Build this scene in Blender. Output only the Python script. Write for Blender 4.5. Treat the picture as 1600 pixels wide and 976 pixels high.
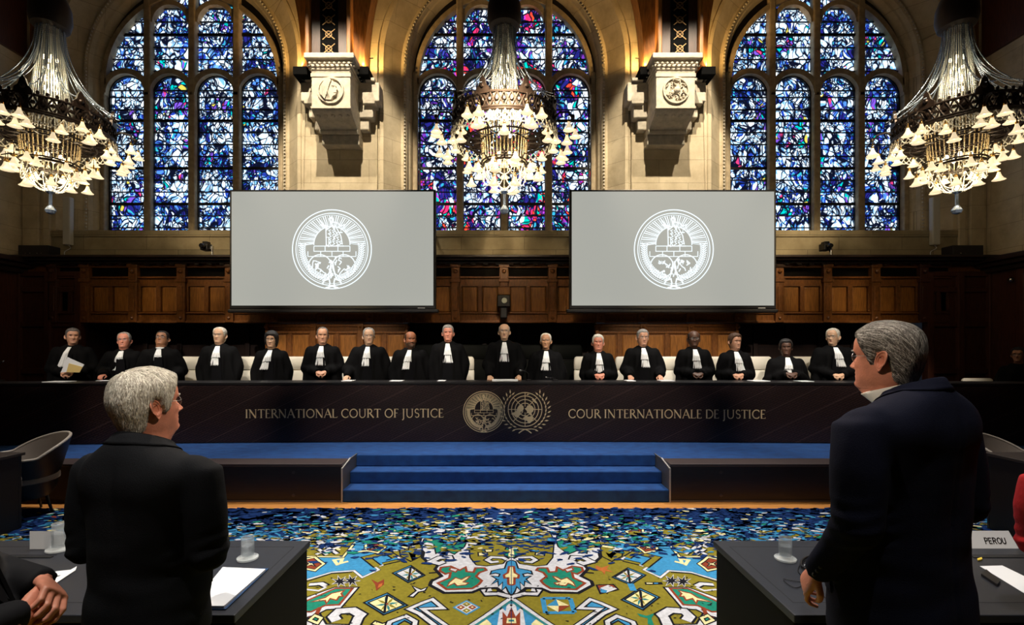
import bpy, bmesh, math, random
from mathutils import Vector, Matrix, noise
from mathutils.bvhtree import BVHTree
PI = math.pi
for o in list(bpy.data.objects): bpy.data.objects.remove(o)
SC = bpy.context.scene
COL = SC.collection
F = 755.56           # focal length in pixels of the 1600 px wide frame
HC = 1.85            # eye height
def W(px, py, d):    # point of the room that lies d metres in front of the lens
    return Vector(((px-788)*d/F, d, HC-(py-545)*d/F))
def FL(px, py, z=0.0):   # point on a level surface of height z
    d = (HC-z)*F/(py-545)
    return Vector(((px-788)*d/F, d, z))

# ---------------------------------------------------------------- camera
cd = bpy.data.cameras.new('camera'); cam = bpy.data.objects.new('camera', cd); COL.objects.link(cam)
cam.location = (0, 0, HC); cam.rotation_euler = (PI/2, 0, 0)
cd.lens = 17; cd.sensor_width = 36; cd.shift_x = 12/1600; cd.shift_y = 57/1600; cd.clip_end = 80; cd.clip_start = .05
SC.camera = cam
# ---------------------------------------------------------------- world, exposure
wd = bpy.data.worlds.new('world'); SC.world = wd; wd.use_nodes = True
wd.node_tree.nodes['Background'].inputs[0].default_value = (.30, .36, .5, 1)
wd.node_tree.nodes['Background'].inputs[1].default_value = .02
vs = SC.view_settings
SC.display_settings.display_device = 'sRGB'
vs.view_transform = 'Standard'; vs.look = 'None'; vs.exposure = 0.0; vs.gamma = 1; vs.use_curve_mapping = False
WARM = (1, .80, .52); NEUT = (1, .93, .82)
def spot(name, loc, tgt, power, angle, blend=.5, col=WARM, rad=.15):
    l = bpy.data.lights.new(name, 'SPOT'); l.energy = power; l.spot_size = math.radians(angle); l.spot_blend = blend
    l.color = col; l.shadow_soft_size = rad
    o = bpy.data.objects.new(name, l); COL.objects.link(o); o.location = loc
    o.rotation_euler = (Vector(tgt)-Vector(loc)).to_track_quat('-Z', 'Y').to_euler()
    return o
def point(name, loc, power, col=WARM, rad=.2):
    l = bpy.data.lights.new(name, 'POINT'); l.energy = power; l.color = col; l.shadow_soft_size = rad
    o = bpy.data.objects.new(name, l); COL.objects.link(o); o.location = loc
    return o
# ceiling spots on the bench (judges), the carpet, the stone piers and the tables, plus unseen added fills
for tx in (-6.9, -5.2, -3.5, -1.8, 0, 1.8, 3.5, 5.2, 6.9):
    x = tx*.86 if tx else 1.1
    spot('bench_spot', (x, 2.2, 6.8), (tx, 8.0, 2.10), 1500, 21, .6, (1, .89, .76), .08)
for x in (-4.2, -1.4, 1.4, 4.2):
    spot('bench_front_fill', (x, 1.8, 5.0), (x*1.15, 7.2, 1.0), 560, 27, .7, (1, .88, .72), .10)  # added frontal fill, no fixture, so the bench lettering reads bright
spot('carpet_spot', (-1.3, 4.9, 9.5), (-.9, 4.2, 0), 2000, 44, .6, (1, .95, .88), .2)
spot('carpet_spot', (1.3, 4.9, 9.5), (.9, 4.2, 0), 2000, 44, .6, (1, .95, .88), .2)
for sx in (-1, 1):
    spot('stage_spot', (sx*3.6, 7.2, 9.5), (sx*3.2, 6.5, .4), 2100, 48, .6, (1, .95, .88), .2)
    spot('pier_spot', (sx*2.7, 5.6, 10.9), (sx*3.42, 10, 5.4), 3300, 32, .5, (1, .86, .66), .05)
    spot('pier_spot', (sx*4.4, 5.6, 10.9), (sx*3.42, 10, 5.4), 1800, 32, .5, (1, .86, .66), .05)
    spot('wall_wash', (sx*5.6, 5.5, 6.4), (sx*6.1, 10, 3.0), 560 if sx < 0 else 950, 42, .8, WARM, .2)
    spot('table_spot', (sx*1.6, .6, 7.6), (sx*1.8, 1.95, 1.5), 1400 if sx < 0 else 850, 33, .7, (1, .92, .80), .1)
    spot('face_fill', (sx*.3, 5.2, 6.5), (sx*1.35, 1.75, 1.7), 1100, 16, .6, (1, .80, .58), .08)  # unseen fill added to warm the faces of the two standing men
    spot('hair_fill', (sx*.9, -.3, 6.0), (sx*1.37, 1.76, 1.75), 330 if sx < 0 else 15, 11, .8, (1, .93, .82), .05)  # narrow unseen spot added to brighten the men's hair
    spot('cheek_fill', (-sx*1.6, .7, 4.4), (sx*1.33, 1.80, 1.70), 300, 13, .7, (1, .82, .62), .05)  # unseen fill added from the camera side for the cheeks
    spot('clerk_fill', (sx*4.2, 3.2, 7.5), (sx*5.3, 5.1, .7), 300, 22, .7, (1, .92, .82), .1)  # added fill without a fixture, lifts tub chairs and clerk desk
    # uplights standing on the corbels, washing the vault timber
    for dx in (-.6, .6):
        spot('corbel_uplight', (sx*3.40+dx, 9.60, 7.46), (sx*3.40+dx*1.25, 9.95, 8.6), 260, 125, .6, (1, .60, .20), .05)
spot('wall_wash', (0, 5.4, 5.6), (0, 10, 3.0), 2900, 42, .8, (1, .78, .48), .2)
spot('wall_wash', (-3.3, 5.5, 3.9), (-3.3, 10, 1.9), 200, 34, .8, (1, .76, .44), .2)
spot('wall_wash', (3.3, 5.5, 3.9), (3.3, 10, 1.9), 200, 34, .8, (1, .76, .44), .2)

# ---------------------------------------------------------------- helpers
class MB:
    "collects geometry for ONE mesh object"
    def __init__(s): s.v = []; s.f = []; s.m = []
    def add(s, vs, fs, mi=0):
        n = len(s.v); s.v += [tuple(v) for v in vs]
        for f in fs: s.f.append([n+i for i in f]); s.m.append(mi)
        return s
    def box(s, x0, x1, y0, y1, z0, z1, mi=0, M=None):
        vs = [Vector((x, y, z)) for x in (x0, x1) for y in (y0, y1) for z in (z0, z1)]
        if M is not None: vs = [M @ v for v in vs]
        return s.add(vs, [(0,1,3,2),(4,6,7,5),(0,4,5,1),(2,3,7,6),(0,2,6,4),(1,5,7,3)], mi)
    def bbox(s, x0, x1, y0, y1, z0, z1, b=.01, mi=0, M=None):   # chamfered box
        bm = bmesh.new()
        bmesh.ops.create_cube(bm, size=1)
        for v in bm.verts:
            v.co = Vector(((x0+x1)/2+v.co.x*(x1-x0), (y0+y1)/2+v.co.y*(y1-y0), (z0+z1)/2+v.co.z*(z1-z0)))
        bmesh.ops.bevel(bm, geom=bm.edges[:], offset=b, segments=2, affect='EDGES', profile=.5)
        bm.verts.ensure_lookup_table()
        vs = [v.co.copy() for v in bm.verts]
        if M is not None: vs = [M @ v for v in vs]
        s.add(vs, [[v.index for v in f.verts] for f in bm.faces], mi); bm.free(); return s
    def tube(s, pts, r, seg=8, mi=0, cap=True, closed=False):
        pts = [Vector(p) for p in pts]; n = len(pts)
        rr = r if isinstance(r, (list, tuple)) else [r]*n
        vs = []; up = None
        for i, p in enumerate(pts):
            a = pts[(i-1) % n] if (closed or i > 0) else p
            b = pts[(i+1) % n] if (closed or i < n-1) else p
            t = (b-a).normalized()
            if up is None:
                up = Vector((0,0,1)) if abs(t.z) < .9 else Vector((1,0,0))
            u = (up - t*up.dot(t)).normalized(); up = u; w = t.cross(u)
            for k in range(seg):
                an = 2*PI*k/seg
                vs.append(p+(u*math.cos(an)+w*math.sin(an))*rr[i])
        fs = []
        for i in range(n if closed else n-1):
            for k in range(seg):
                j = (i+1) % n
                fs.append((i*seg+k, i*seg+(k+1)%seg, j*seg+(k+1)%seg, j*seg+k))
        if cap and not closed:
            fs.append(list(range(seg))[::-1]); fs.append([(n-1)*seg+k for k in range(seg)])
        return s.add(vs, fs, mi)
    def lathe(s, prof, c=(0,0,0), seg=24, mi=0, ax=1, ay=1, M=None):
        c = Vector(c); vs = []
        for r, z in prof:
            for k in range(seg):
                an = 2*PI*k/seg; v = Vector((r*ax*math.cos(an), r*ay*math.sin(an), z))
                if M is not None: v = M @ v
                vs.append(c+v)
        fs = [(i*seg+k, i*seg+(k+1)%seg, (i+1)*seg+(k+1)%seg, (i+1)*seg+k) for i in range(len(prof)-1) for k in range(seg)]
        if prof[0][0] > 1e-5: fs.append(list(range(seg))[::-1])
        if prof[-1][0] > 1e-5: fs.append([(len(prof)-1)*seg+k for k in range(seg)])
        return s.add(vs, fs, mi)
    def ball(s, c, r, seg=10, rings=6, mi=0, sx=1, sy=1, sz=1):
        return s.lathe([(r*math.sin(PI*i/rings)*1.0 if 0 < i < rings else 0.0, -r*sz*math.cos(PI*i/rings)) for i in range(rings+1)], c, seg, mi, sx, sy)
    def loft(s, rings, mi=0, cap=True):
        n = len(rings[0]); vs = [v for r in rings for v in r]
        fs = [(i*n+k, i*n+(k+1)%n, (i+1)*n+(k+1)%n, (i+1)*n+k) for i in range(len(rings)-1) for k in range(n)]
        if cap: fs.append(list(range(n))[::-1]); fs.append([(len(rings)-1)*n+k for k in range(n)])
        return s.add(vs, fs, mi)
    def prism(s, poly, fn, d0, d1, mi=0):    # poly 2D, fn(u,v,d) -> point
        n = len(poly)
        vs = [fn(u, v, d0) for u, v in poly]+[fn(u, v, d1) for u, v in poly]
        fs = [list(range(n))[::-1], [n+i for i in range(n)]]+[(i, (i+1)%n, n+(i+1)%n, n+i) for i in range(n)]
        return s.add(vs, fs, mi)
    def stroke(s, pts, w, fn, d0, d1, mi=0, closed=False, w2=None):   # flat band along a 2D polyline
        P = [Vector((p[0], p[1])) for p in pts]; n = len(P)
        L = []; R = []
        for i in range(n):
            a = P[(i-1)%n] if (closed or i > 0) else P[i]
            b = P[(i+1)%n] if (closed or i < n-1) else P[i]
            d1_ = (P[i]-a); d2_ = (b-P[i])
            if d1_.length < 1e-7: d1_ = d2_
            if d2_.length < 1e-7: d2_ = d1_
            d1_ = d1_.normalized(); d2_ = d2_.normalized()
            t = d1_+d2_
            t = t.normalized() if t.length > 1e-4 else d1_
            nn = Vector((-t.y, t.x)); k = 1/max(.5, abs(nn.dot(Vector((-d1_.y, d1_.x)))))
            ww = w if w2 is None else w+(w2-w)*i/max(1, n-1)
            L.append(P[i]+nn*ww*k/2); R.append(P[i]-nn*ww*k/2)
        vs = []
        for i in range(n):
            vs += [fn(L[i].x, L[i].y, d1), fn(R[i].x, R[i].y, d1), fn(L[i].x, L[i].y, d0), fn(R[i].x, R[i].y, d0)]
        fs = []
        for i in range(n if closed else n-1):
            a = 4*i; b = 4*((i+1)%n)
            fs += [(a, a+1, b+1, b), (a, b, b+2, a+2), (a+1, a+3, b+3, b+1)]
        return s.add(vs, fs, mi)
    def build(s, name, mats, parent=None, smooth=False, angle=None):
        me = bpy.data.meshes.new(name); me.from_pydata(s.v, [], s.f)
        if not isinstance(mats, (list, tuple)): mats = [mats]
        for m in mats: me.materials.append(m)
        if len(mats) > 1: me.polygons.foreach_set('material_index', s.m)
        me.update()
        bm = bmesh.new(); bm.from_mesh(me); bmesh.ops.recalc_face_normals(bm, faces=bm.faces)
        if smooth:
            for f in bm.faces: f.smooth = True
            if angle:
                for e in bm.edges:
                    if len(e.link_faces) == 2 and e.calc_face_angle(0) > math.radians(angle): e.smooth = False
        bm.to_mesh(me); bm.free()
        o = bpy.data.objects.new(name, me); COL.objects.link(o)
        if parent is not None: o.parent = parent
        return o
def tag(o, label=None, cat=None, group=None, kind=None):
    if label: o['label'] = label
    if cat: o['category'] = cat
    if group: o['group'] = group
    if kind: o['kind'] = kind
    return o
def empty(name, loc=(0,0,0), rz=0):
    o = bpy.data.objects.new(name, None); COL.objects.link(o); o.location = loc; o.rotation_euler = (0,0,rz); o.empty_display_size = .1
    return o
def thing(name, label, cat, loc=(0,0,0), rz=0, group=None):
    return tag(empty(name, loc, rz), label, cat, group)
def copy_tree(o, parent=None):
    kids = list(o.children); c = o.copy(); COL.objects.link(c); c.parent = parent
    for ch in kids: copy_tree(ch, c)
    return c
def struct(o): o['kind'] = 'structure'; return o
XZ = lambda Y: (lambda u, v, d: Vector((u, Y-d, v)))     # drawing on a vertical plane that faces the room
def remesh(mb, voxel, smooth=4, name='tmp'):
    "joins overlapping closed shells into one skin and returns a mesh"
    o = mb.build(name, [])
    m = o.modifiers.new('r', 'REMESH'); m.mode = 'VOXEL'; m.voxel_size = voxel; m.use_smooth_shade = True
    if smooth:
        s = o.modifiers.new('s', 'SMOOTH'); s.iterations = smooth; s.factor = .6
    dg = bpy.context.evaluated_depsgraph_get(); dg.update()
    me = bpy.data.meshes.new_from_object(o.evaluated_get(dg))
    old = o.data; bpy.data.objects.remove(o); bpy.data.meshes.remove(old)
    return me

# ---------------------------------------------------------------- materials
MATS = {}
def N(t, ty, **kw):
    n = t.nodes.new(ty)
    for k, v in kw.items():
        if k.startswith('i_'): n.inputs[k[2:].replace('_', ' ')].default_value = v
        else: setattr(n, k, v)
    return n
def mat(name, col, rough=.5, metal=0, spec=.5, noise_amt=0, nscale=8, bump=0, bscale=60, stretch=(1,1,1), col2=None, emit=None, es=0, trans=0, coat=0, alpha=1, sheen=0):
    if name in MATS: return MATS[name]
    m = bpy.data.materials.new(name); m.use_nodes = True; t = m.node_tree; b = t.nodes['Principled BSDF']
    b.inputs['Base Color'].default_value = (*col, 1); b.inputs['Roughness'].default_value = rough
    b.inputs['Metallic'].default_value = metal; b.inputs['Specular IOR Level'].default_value = spec
    b.inputs['Transmission Weight'].default_value = trans; b.inputs['Coat Weight'].default_value = coat
    b.inputs['Alpha'].default_value = alpha; b.inputs['Sheen Weight'].default_value = sheen
    if emit: b.inputs['Emission Color'].default_value = (*emit, 1); b.inputs['Emission Strength'].default_value = es
    if noise_amt or bump:
        tc = N(t, 'ShaderNodeTexCoord'); mp = N(t, 'ShaderNodeMapping'); mp.inputs['Scale'].default_value = stretch
        t.links.new(tc.outputs['Object'], mp.inputs[0])
    if noise_amt:
        n = N(t, 'ShaderNodeTexNoise'); n.inputs['Scale'].default_value = nscale; n.inputs['Detail'].default_value = 5
        t.links.new(mp.outputs[0], n.inputs[0])
        r = N(t, 'ShaderNodeValToRGB'); c2 = col2 or tuple(c*(1-noise_amt) for c in col)
        r.color_ramp.elements[0].color = (*c2, 1); r.color_ramp.elements[1].color = (*col, 1)
        r.color_ramp.elements[0].position = .35; r.color_ramp.elements[1].position = .65
        t.links.new(n.outputs[0], r.inputs[0]); t.links.new(r.outputs[0], b.inputs['Base Color'])
    if bump:
        n2 = N(t, 'ShaderNodeTexNoise'); n2.inputs['Scale'].default_value = bscale; n2.inputs['Detail'].default_value = 3
        t.links.new(mp.outputs[0], n2.inputs[0])
        bp = N(t, 'ShaderNodeBump'); bp.inputs['Strength'].default_value = bump; bp.inputs['Distance'].default_value = .01
        t.links.new(n2.outputs[0], bp.inputs['Height']); t.links.new(bp.outputs[0], b.inputs['Normal'])
    MATS[name] = m; return m
def emis_off(m): 
    try: m.cycles.emission_sampling = 'NONE'
    except Exception: pass
    return m
BLACK = mat('black_lacquer', (.006,.005,.006), .45)
WOOD = mat('oak_panel', (.40,.155,.028), .42, noise_amt=.45, nscale=5, stretch=(9,9,1), bump=.08, bscale=30)
WOODF = mat('oak_frame', (.24,.085,.017), .4, noise_amt=.4, nscale=6, stretch=(6,6,2), bump=.1, bscale=30)
WOODD = mat('dark_walnut', (.028,.012,.008), .45, noise_amt=.4, nscale=6, stretch=(1,6,6))
MAHOG = mat('red_mahogany', (.085,.025,.012), .45, noise_amt=.4, nscale=5, stretch=(8,8,1))
TIMBER = mat('vault_timber', (.42,.17,.04), .5, noise_amt=.5, nscale=4, stretch=(6,6,1), bump=.1)
BRONZE = mat('dark_bronze', (.016,.008,.005), .45, metal=.5, noise_amt=.5, nscale=30)
BRASS = mat('brass', (.75,.45,.14), .25, metal=1)
GOLD = mat('gold_leaf', (.92,.72,.40), .45, metal=.1)
STEEL = mat('steel', (.5,.5,.5), .25, metal=1)
STONEC = mat('carved_stone', (.56,.50,.39), .8, noise_amt=.25, nscale=10, bump=.25, bscale=40)
STONET = mat('tracery_stone', (.46,.36,.22), .8, noise_amt=.3, nscale=9, bump=.2, bscale=40)
CREAM = mat('cream_leather', (.70,.66,.56), .45, bump=.05)
ROBE = mat('black_robe', (.0028,.0028,.0032), .8, bump=.3, bscale=40, spec=.08)
VELVET = mat('black_velvet_facing', (.003,.003,.004), .9, spec=.1)
LACE = mat('white_lace', (.90,.92,.93), .75, bump=.5, bscale=90)
PAPER = mat('white_paper', (.82,.84,.88), .7)
FELT = mat('table_top_slate', (.017,.019,.028), .45, noise_amt=.2, nscale=50)
TABLEK = mat('table_black', (.003,.003,.004), .7, spec=.15)
NAVY = mat('navy_wool', (.0045,.006,.017), .85, bump=.2, bscale=300, spec=.1)
CHAR = mat('charcoal_wool', (.006,.0068,.009), .85, bump=.2, bscale=300, spec=.1)
REDW = mat('red_wool', (.55,.006,.010), .7, bump=.2, bscale=60)
SHIRT = mat('white_shirt', (.80,.80,.78), .7)
LENS = mat('spectacle_lens', (.9,.93,.95), .05, alpha=.05)
WIRE = mat('spectacle_wire', (.35,.33,.32), .3, metal=1)
DARKGL = mat('dark_glass_lens', (.01,.01,.012), .1)
CRYS = mat('cut_crystal', (.30,.38,.50), .15, metal=.5, spec=.9)
MATTE = mat('matte_black', (.003,.003,.003), .9, spec=.05); CRYSS = mat('white_crystal', (.85,.82,.72), .3, spec=.8); CRYSM = mat('cool_crystal', (.52,.54,.52), .2, metal=.3, spec=.8)
CRYSW = mat('warm_crystal', (.62,.50,.30), .2, metal=.3, spec=.8)
GLASS = mat('clear_glass', (.80,.86,.90), .04, alpha=.26, spec=.8); GLASSF = mat('glass_foot', (.85,.90,.92), .06, alpha=.42, spec=.9)
LEATH = mat('taupe_leather', (.20,.165,.14), .5, bump=.05)
LIP = mat('lips', (.42,.17,.12), .5); LIPD = mat('dark_lips', (.09,.032,.022), .5); LIPM = mat('brown_lips', (.27,.10,.06), .5)
EYEW = mat('eye_white', (.75,.72,.68), .3)
IRIS = mat('iris', (.03,.02,.015), .2)
def skin(name, c): return mat(name, c, .5, noise_amt=.18, nscale=25, bump=.12, bscale=120)
SK1 = skin('fair_skin', (.62,.32,.20)); SK2 = skin('ruddy_skin', (.66,.26,.17)); SK3 = skin('tan_skin', (.50,.26,.14))
SK4 = skin('dark_brown_skin', (.085,.036,.020)); SK5 = skin('brown_skin', (.33,.15,.075)); SK6 = skin('light_warm_skin', (.66,.40,.25))
SK7 = skin('deep_tan_skin', (.40,.15,.07))
def hairmat(name, c, c2): return mat(name, c, .45, noise_amt=1, nscale=22, col2=c2, stretch=(5,5,.7), bump=.6, bscale=70)
HWHITE = hairmat('white_hair', (.80,.77,.68), (.50,.46,.38)); HGREY = hairmat('grey_hair', (.42,.40,.37), (.13,.12,.11))
HDARK = hairmat('black_hair', (.015,.012,.011), (.006,.005,.005)); HBROWN = hairmat('brown_hair', (.10,.045,.02), (.04,.02,.01))
HSALT = hairmat('salt_pepper_hair', (.16,.14,.13), (.05,.045,.04))

def stone_mat(name, c1, c2, mortar, sc=1.0, rowh=.48, bw=1.2, off=0):
    m = bpy.data.materials.new(name); m.use_nodes = True; t = m.node_tree; b = t.nodes['Principled BSDF']
    tc = N(t, 'ShaderNodeTexCoord'); sep = N(t, 'ShaderNodeSeparateXYZ'); cmb = N(t, 'ShaderNodeCombineXYZ')
    t.links.new(tc.outputs['Object'], sep.inputs[0])
    ad = N(t, 'ShaderNodeMath', operation='ADD'); t.links.new(sep.outputs[0], ad.inputs[0]); t.links.new(sep.outputs[1], ad.inputs[1])
    t.links.new(ad.outputs[0], cmb.inputs[0]); t.links.new(sep.outputs[2], cmb.inputs[1])
    br = N(t, 'ShaderNodeTexBrick'); br.inputs['Scale'].default_value = sc; br.inputs['Row Height'].default_value = rowh
    br.inputs['Brick Width'].default_value = bw; br.inputs['Mortar Size'].default_value = .006; br.inputs['Mortar Smooth'].default_value = .6
    br.inputs['Color1'].default_value = (*c1, 1); br.inputs['Color2'].default_value = (*c2, 1); br.inputs['Mortar'].default_value = (*mortar, 1)
    t.links.new(cmb.outputs[0], br.inputs[0])
    no = N(t, 'ShaderNodeTexNoise'); no.inputs['Scale'].default_value = 2.5; no.inputs['Detail'].default_value = 8; no.inputs['Roughness'].default_value = .65
    t.links.new(tc.outputs['Object'], no.inputs[0])
    mx = N(t, 'ShaderNodeMix', data_type='RGBA', blend_type='MULTIPLY'); mx.inputs[0].default_value = .55
    rp = N(t, 'ShaderNodeValToRGB'); rp.color_ramp.elements[0].position = .3; rp.color_ramp.elements[0].color = (.45,.4,.33,1); rp.color_ramp.elements[1].position = .62
    t.links.new(no.outputs[0], rp.inputs[0]); t.links.new(br.outputs[0], mx.inputs[6]); t.links.new(rp.outputs[0], mx.inputs[7])
    t.links.new(mx.outputs[2], b.inputs['Base Color']); b.inputs['Roughness'].default_value = .8
    bp = N(t, 'ShaderNodeBump'); bp.inputs['Strength'].default_value = .3; bp.inputs['Distance'].default_value = .01
    t.links.new(br.outputs[1], bp.inputs['Height']); bp.invert = True; t.links.new(bp.outputs[0], b.inputs['Normal'])
    MATS[name] = m; return m
STONE = stone_mat('ashlar_stone', (.62,.52,.35), (.56,.47,.31), (.36,.29,.19))
STONES = stone_mat('sill_stone', (.42,.34,.20), (.30,.25,.15), (.16,.13,.08), rowh=.30, bw=1.3)

def glass_mat(name, seed, tints, purple=.0, strength=2.5):
    "leaded stained glass: cells of coloured and clear glass between black lead lines, lit by daylight behind"
    m = bpy.data.materials.new(name); m.use_nodes = True; t = m.node_tree; t.nodes.clear()
    out = N(t, 'ShaderNodeOutputMaterial'); em = N(t, 'ShaderNodeEmission'); t.links.new(em.outputs[0], out.inputs[0])
    tc = N(t, 'ShaderNodeTexCoord'); mp = N(t, 'ShaderNodeMapping'); mp.inputs['Location'].default_value = (seed*3.7, 0, seed*1.3)
    t.links.new(tc.outputs['Object'], mp.inputs[0])
    nz = N(t, 'ShaderNodeTexNoise'); nz.inputs['Scale'].default_value = 2.6; nz.inputs['Detail'].default_value = 1; t.links.new(mp.outputs[0], nz.inputs[0])
    sub = N(t, 'ShaderNodeVectorMath', operation='SCALE'); sub.inputs['Scale'].default_value = .38
    t.links.new(nz.outputs['Color'], sub.inputs[0])
    ad = N(t, 'ShaderNodeVectorMath', operation='ADD'); t.links.new(mp.outputs[0], ad.inputs[0]); t.links.new(sub.outputs[0], ad.inputs[1])
    flat = N(t, 'ShaderNodeVectorMath', operation='MULTIPLY'); flat.inputs[1].default_value = (1, 0, .62); t.links.new(ad.outputs[0], flat.inputs[0])
    edges = []; cells = []
    for sc, w in ((8.4, .098), (15.0, .125)):
        v = N(t, 'ShaderNodeTexVoronoi', feature='DISTANCE_TO_EDGE'); v.inputs['Scale'].default_value = sc; t.links.new(flat.outputs[0], v.inputs['Vector'])
        c = N(t, 'ShaderNodeTexVoronoi'); c.inputs['Scale'].default_value = sc; t.links.new(flat.outputs[0], c.inputs['Vector'])
        r = N(t, 'ShaderNodeMapRange'); r.inputs[1].default_value = w*.45; r.inputs[2].default_value = w*1.15
        t.links.new(v.outputs['Distance'], r.inputs[0]); edges.append(r); cells.append(c)
    # small panes only in patches
    pn = N(t, 'ShaderNodeTexNoise'); pn.inputs['Scale'].default_value = 1.6; t.links.new(mp.outputs[0], pn.inputs[0])
    pr = N(t, 'ShaderNodeMapRange'); pr.inputs[1].default_value = .52; pr.inputs[2].default_value = .57; t.links.new(pn.outputs[0], pr.inputs[0])
    e2 = N(t, 'ShaderNodeMath', operation='MAXIMUM'); t.links.new(edges[1].outputs[0], e2.inputs[0]); t.links.new(pr.outputs[0], e2.inputs[1])
    e = N(t, 'ShaderNodeMath', operation='MULTIPLY'); t.links.new(edges[0].outputs[0], e.inputs[0]); t.links.new(e2.outputs[0], e.inputs[1])
    # colour per pane
    s1 = N(t, 'ShaderNodeSeparateColor'); t.links.new(cells[0].outputs['Color'], s1.inputs[0])
    s2 = N(t, 'ShaderNodeSeparateColor'); t.links.new(cells[1].outputs['Color'], s2.inputs[0])
    lo = N(t, 'ShaderNodeTexNoise'); lo.inputs['Scale'].default_value = 1.9; lo.inputs['Detail'].default_value = 1; t.links.new(mp.outputs[0], lo.inputs[0])
    k = N(t, 'ShaderNodeMath', operation='MULTIPLY_ADD'); k.inputs[1].default_value = .42
    t.links.new(s1.outputs[0], k.inputs[0])
    lo2 = N(t, 'ShaderNodeMath', operation='MULTIPLY_ADD'); lo2.inputs[1].default_value = 1.35; lo2.inputs[2].default_value = -.35
    t.links.new(lo.outputs[0], lo2.inputs[0]); t.links.new(lo2.outputs[0], k.inputs[2])
    k2 = N(t, 'ShaderNodeMath', operation='MULTIPLY_ADD'); k2.inputs[1].default_value = .30; k2.inputs[2].default_value = 0
    t.links.new(s2.outputs[1], k2.inputs[0])
    k3 = N(t, 'ShaderNodeMath', operation='ADD'); t.links.new(k.outputs[0], k3.inputs[0]); t.links.new(k2.outputs[0], k3.inputs[1])
    rp = N(t, 'ShaderNodeValToRGB'); rp.color_ramp.interpolation = 'CONSTANT'
    stops = tints
    rp.color_ramp.elements[0].position = stops[0][0]; rp.color_ramp.elements[0].color = (*stops[0][1], 1)
    rp.color_ramp.elements[1].position = stops[1][0]; rp.color_ramp.elements[1].color = (*stops[1][1], 1)
    for p, c in stops[2:]:
        q = rp.color_ramp.elements.new(p); q.color = (*c, 1)
    t.links.new(k3.outputs[0], rp.inputs[0])
    # sparse accent panes
    ac = N(t, 'ShaderNodeTexNoise'); ac.inputs['Scale'].default_value = 1.2; mp2 = N(t, 'ShaderNodeMapping'); mp2.inputs['Location'].default_value = (seed*9.1, 4, 2)
    t.links.new(tc.outputs['Object'], mp2.inputs[0]); t.links.new(mp2.outputs[0], ac.inputs[0])
    am = N(t, 'ShaderNodeMath', operation='MULTIPLY_ADD'); am.inputs[1].default_value = .45; t.links.new(s1.outputs[2], am.inputs[0]); t.links.new(ac.outputs[0], am.inputs[2])
    ag = N(t, 'ShaderNodeMath', operation='GREATER_THAN'); ag.inputs[1].default_value = .97-purple; t.links.new(am.outputs[0], ag.inputs[0])
    arp = N(t, 'ShaderNodeValToRGB'); arp.color_ramp.interpolation = 'CONSTANT'
    acs = [(0, (.55,.02,.10)), (.3, (.25,.03,.38)), (.6, (.0,.35,.30)), (.8, (.75,.05,.02))] if purple > .02 else [(0, (.12,.05,.40)), (.45, (.0,.33,.33)), (.8, (.45,.03,.12)), (.9, (.40,.35,.05))]
    arp.color_ramp.elements[0].color = (*acs[0][1], 1); arp.color_ramp.elements[1].position = acs[1][0]; arp.color_ramp.elements[1].color = (*acs[1][1], 1)
    for p, c in acs[2:]:
        q = arp.color_ramp.elements.new(p); q.color = (*c, 1)
    t.links.new(s2.outputs[0], arp.inputs[0])
    mx = N(t, 'ShaderNodeMix', data_type='RGBA'); t.links.new(ag.outputs[0], mx.inputs[0]); t.links.new(rp.outputs[0], mx.inputs[6]); t.links.new(arp.outputs[0], mx.inputs[7])
    fin = N(t, 'ShaderNodeMix', data_type='RGBA'); fin.inputs[6].default_value = (.002,.003,.010,1)
    t.links.new(e.outputs[0], fin.inputs[0]); t.links.new(mx.outputs[2], fin.inputs[7]); t.links.new(fin.outputs[2], em.inputs[0])
    em.inputs[1].default_value = strength
    MATS[name] = m; return m
BLUES = [(0, (.66,.76,.84)), (.24, (.30,.50,.74)), (.34, (.64,.74,.84)), (.54, (.40,.58,.80)), (.66, (.12,.30,.60)), (.72, (.60,.70,.82)), (.78, (.01,.03,.26)), (.84, (.05,.16,.48)), (.90, (.01,.02,.18)), (.96, (.02,.26,.36)), (1.0, (.01,.01,.12))]
MULTI = [(0, (.70,.76,.84)), (.24, (.42,.56,.74)), (.36, (.68,.74,.82)), (.58, (.30,.48,.72)), (.66, (.62,.70,.80)), (.72, (.03,.04,.28)), (.78, (.02,.24,.38)), (.84, (.10,.02,.26)), (.90, (.01,.01,.12))]
GL1 = glass_mat('stained_glass_blue', 1, BLUES, .0); GL2 = glass_mat('stained_glass_purple', 2, MULTI, .055); GL3 = glass_mat('stained_glass_teal', 3, BLUES, .02)
# ================================================================ the room
XW = 9.93; YB = 10.0; SPR = 7.85; CEIL = 11.6
floor_m = mat('floor_planks', (.80,.34,.085), .35, noise_amt=.35, nscale=3, stretch=(1,12,1), coat=.2)
struct(MB().box(-XW-.3, XW+.3, -3, 10.6, -.1, 0).build('floor', floor_m))
struct(MB().box(-XW-.3, XW+.3, -3, 10.9, CEIL, CEIL+.2).build('ceiling', mat('ceiling_boards', (.03,.018,.01), .6, noise_amt=.4, nscale=3, stretch=(1,8,1))))
struct(MB().box(-XW-.3, XW+.3, -3.2, -3, 0, CEIL).build('wall_front', mat('dark_wall', (.05,.04,.03), .8)))
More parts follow.
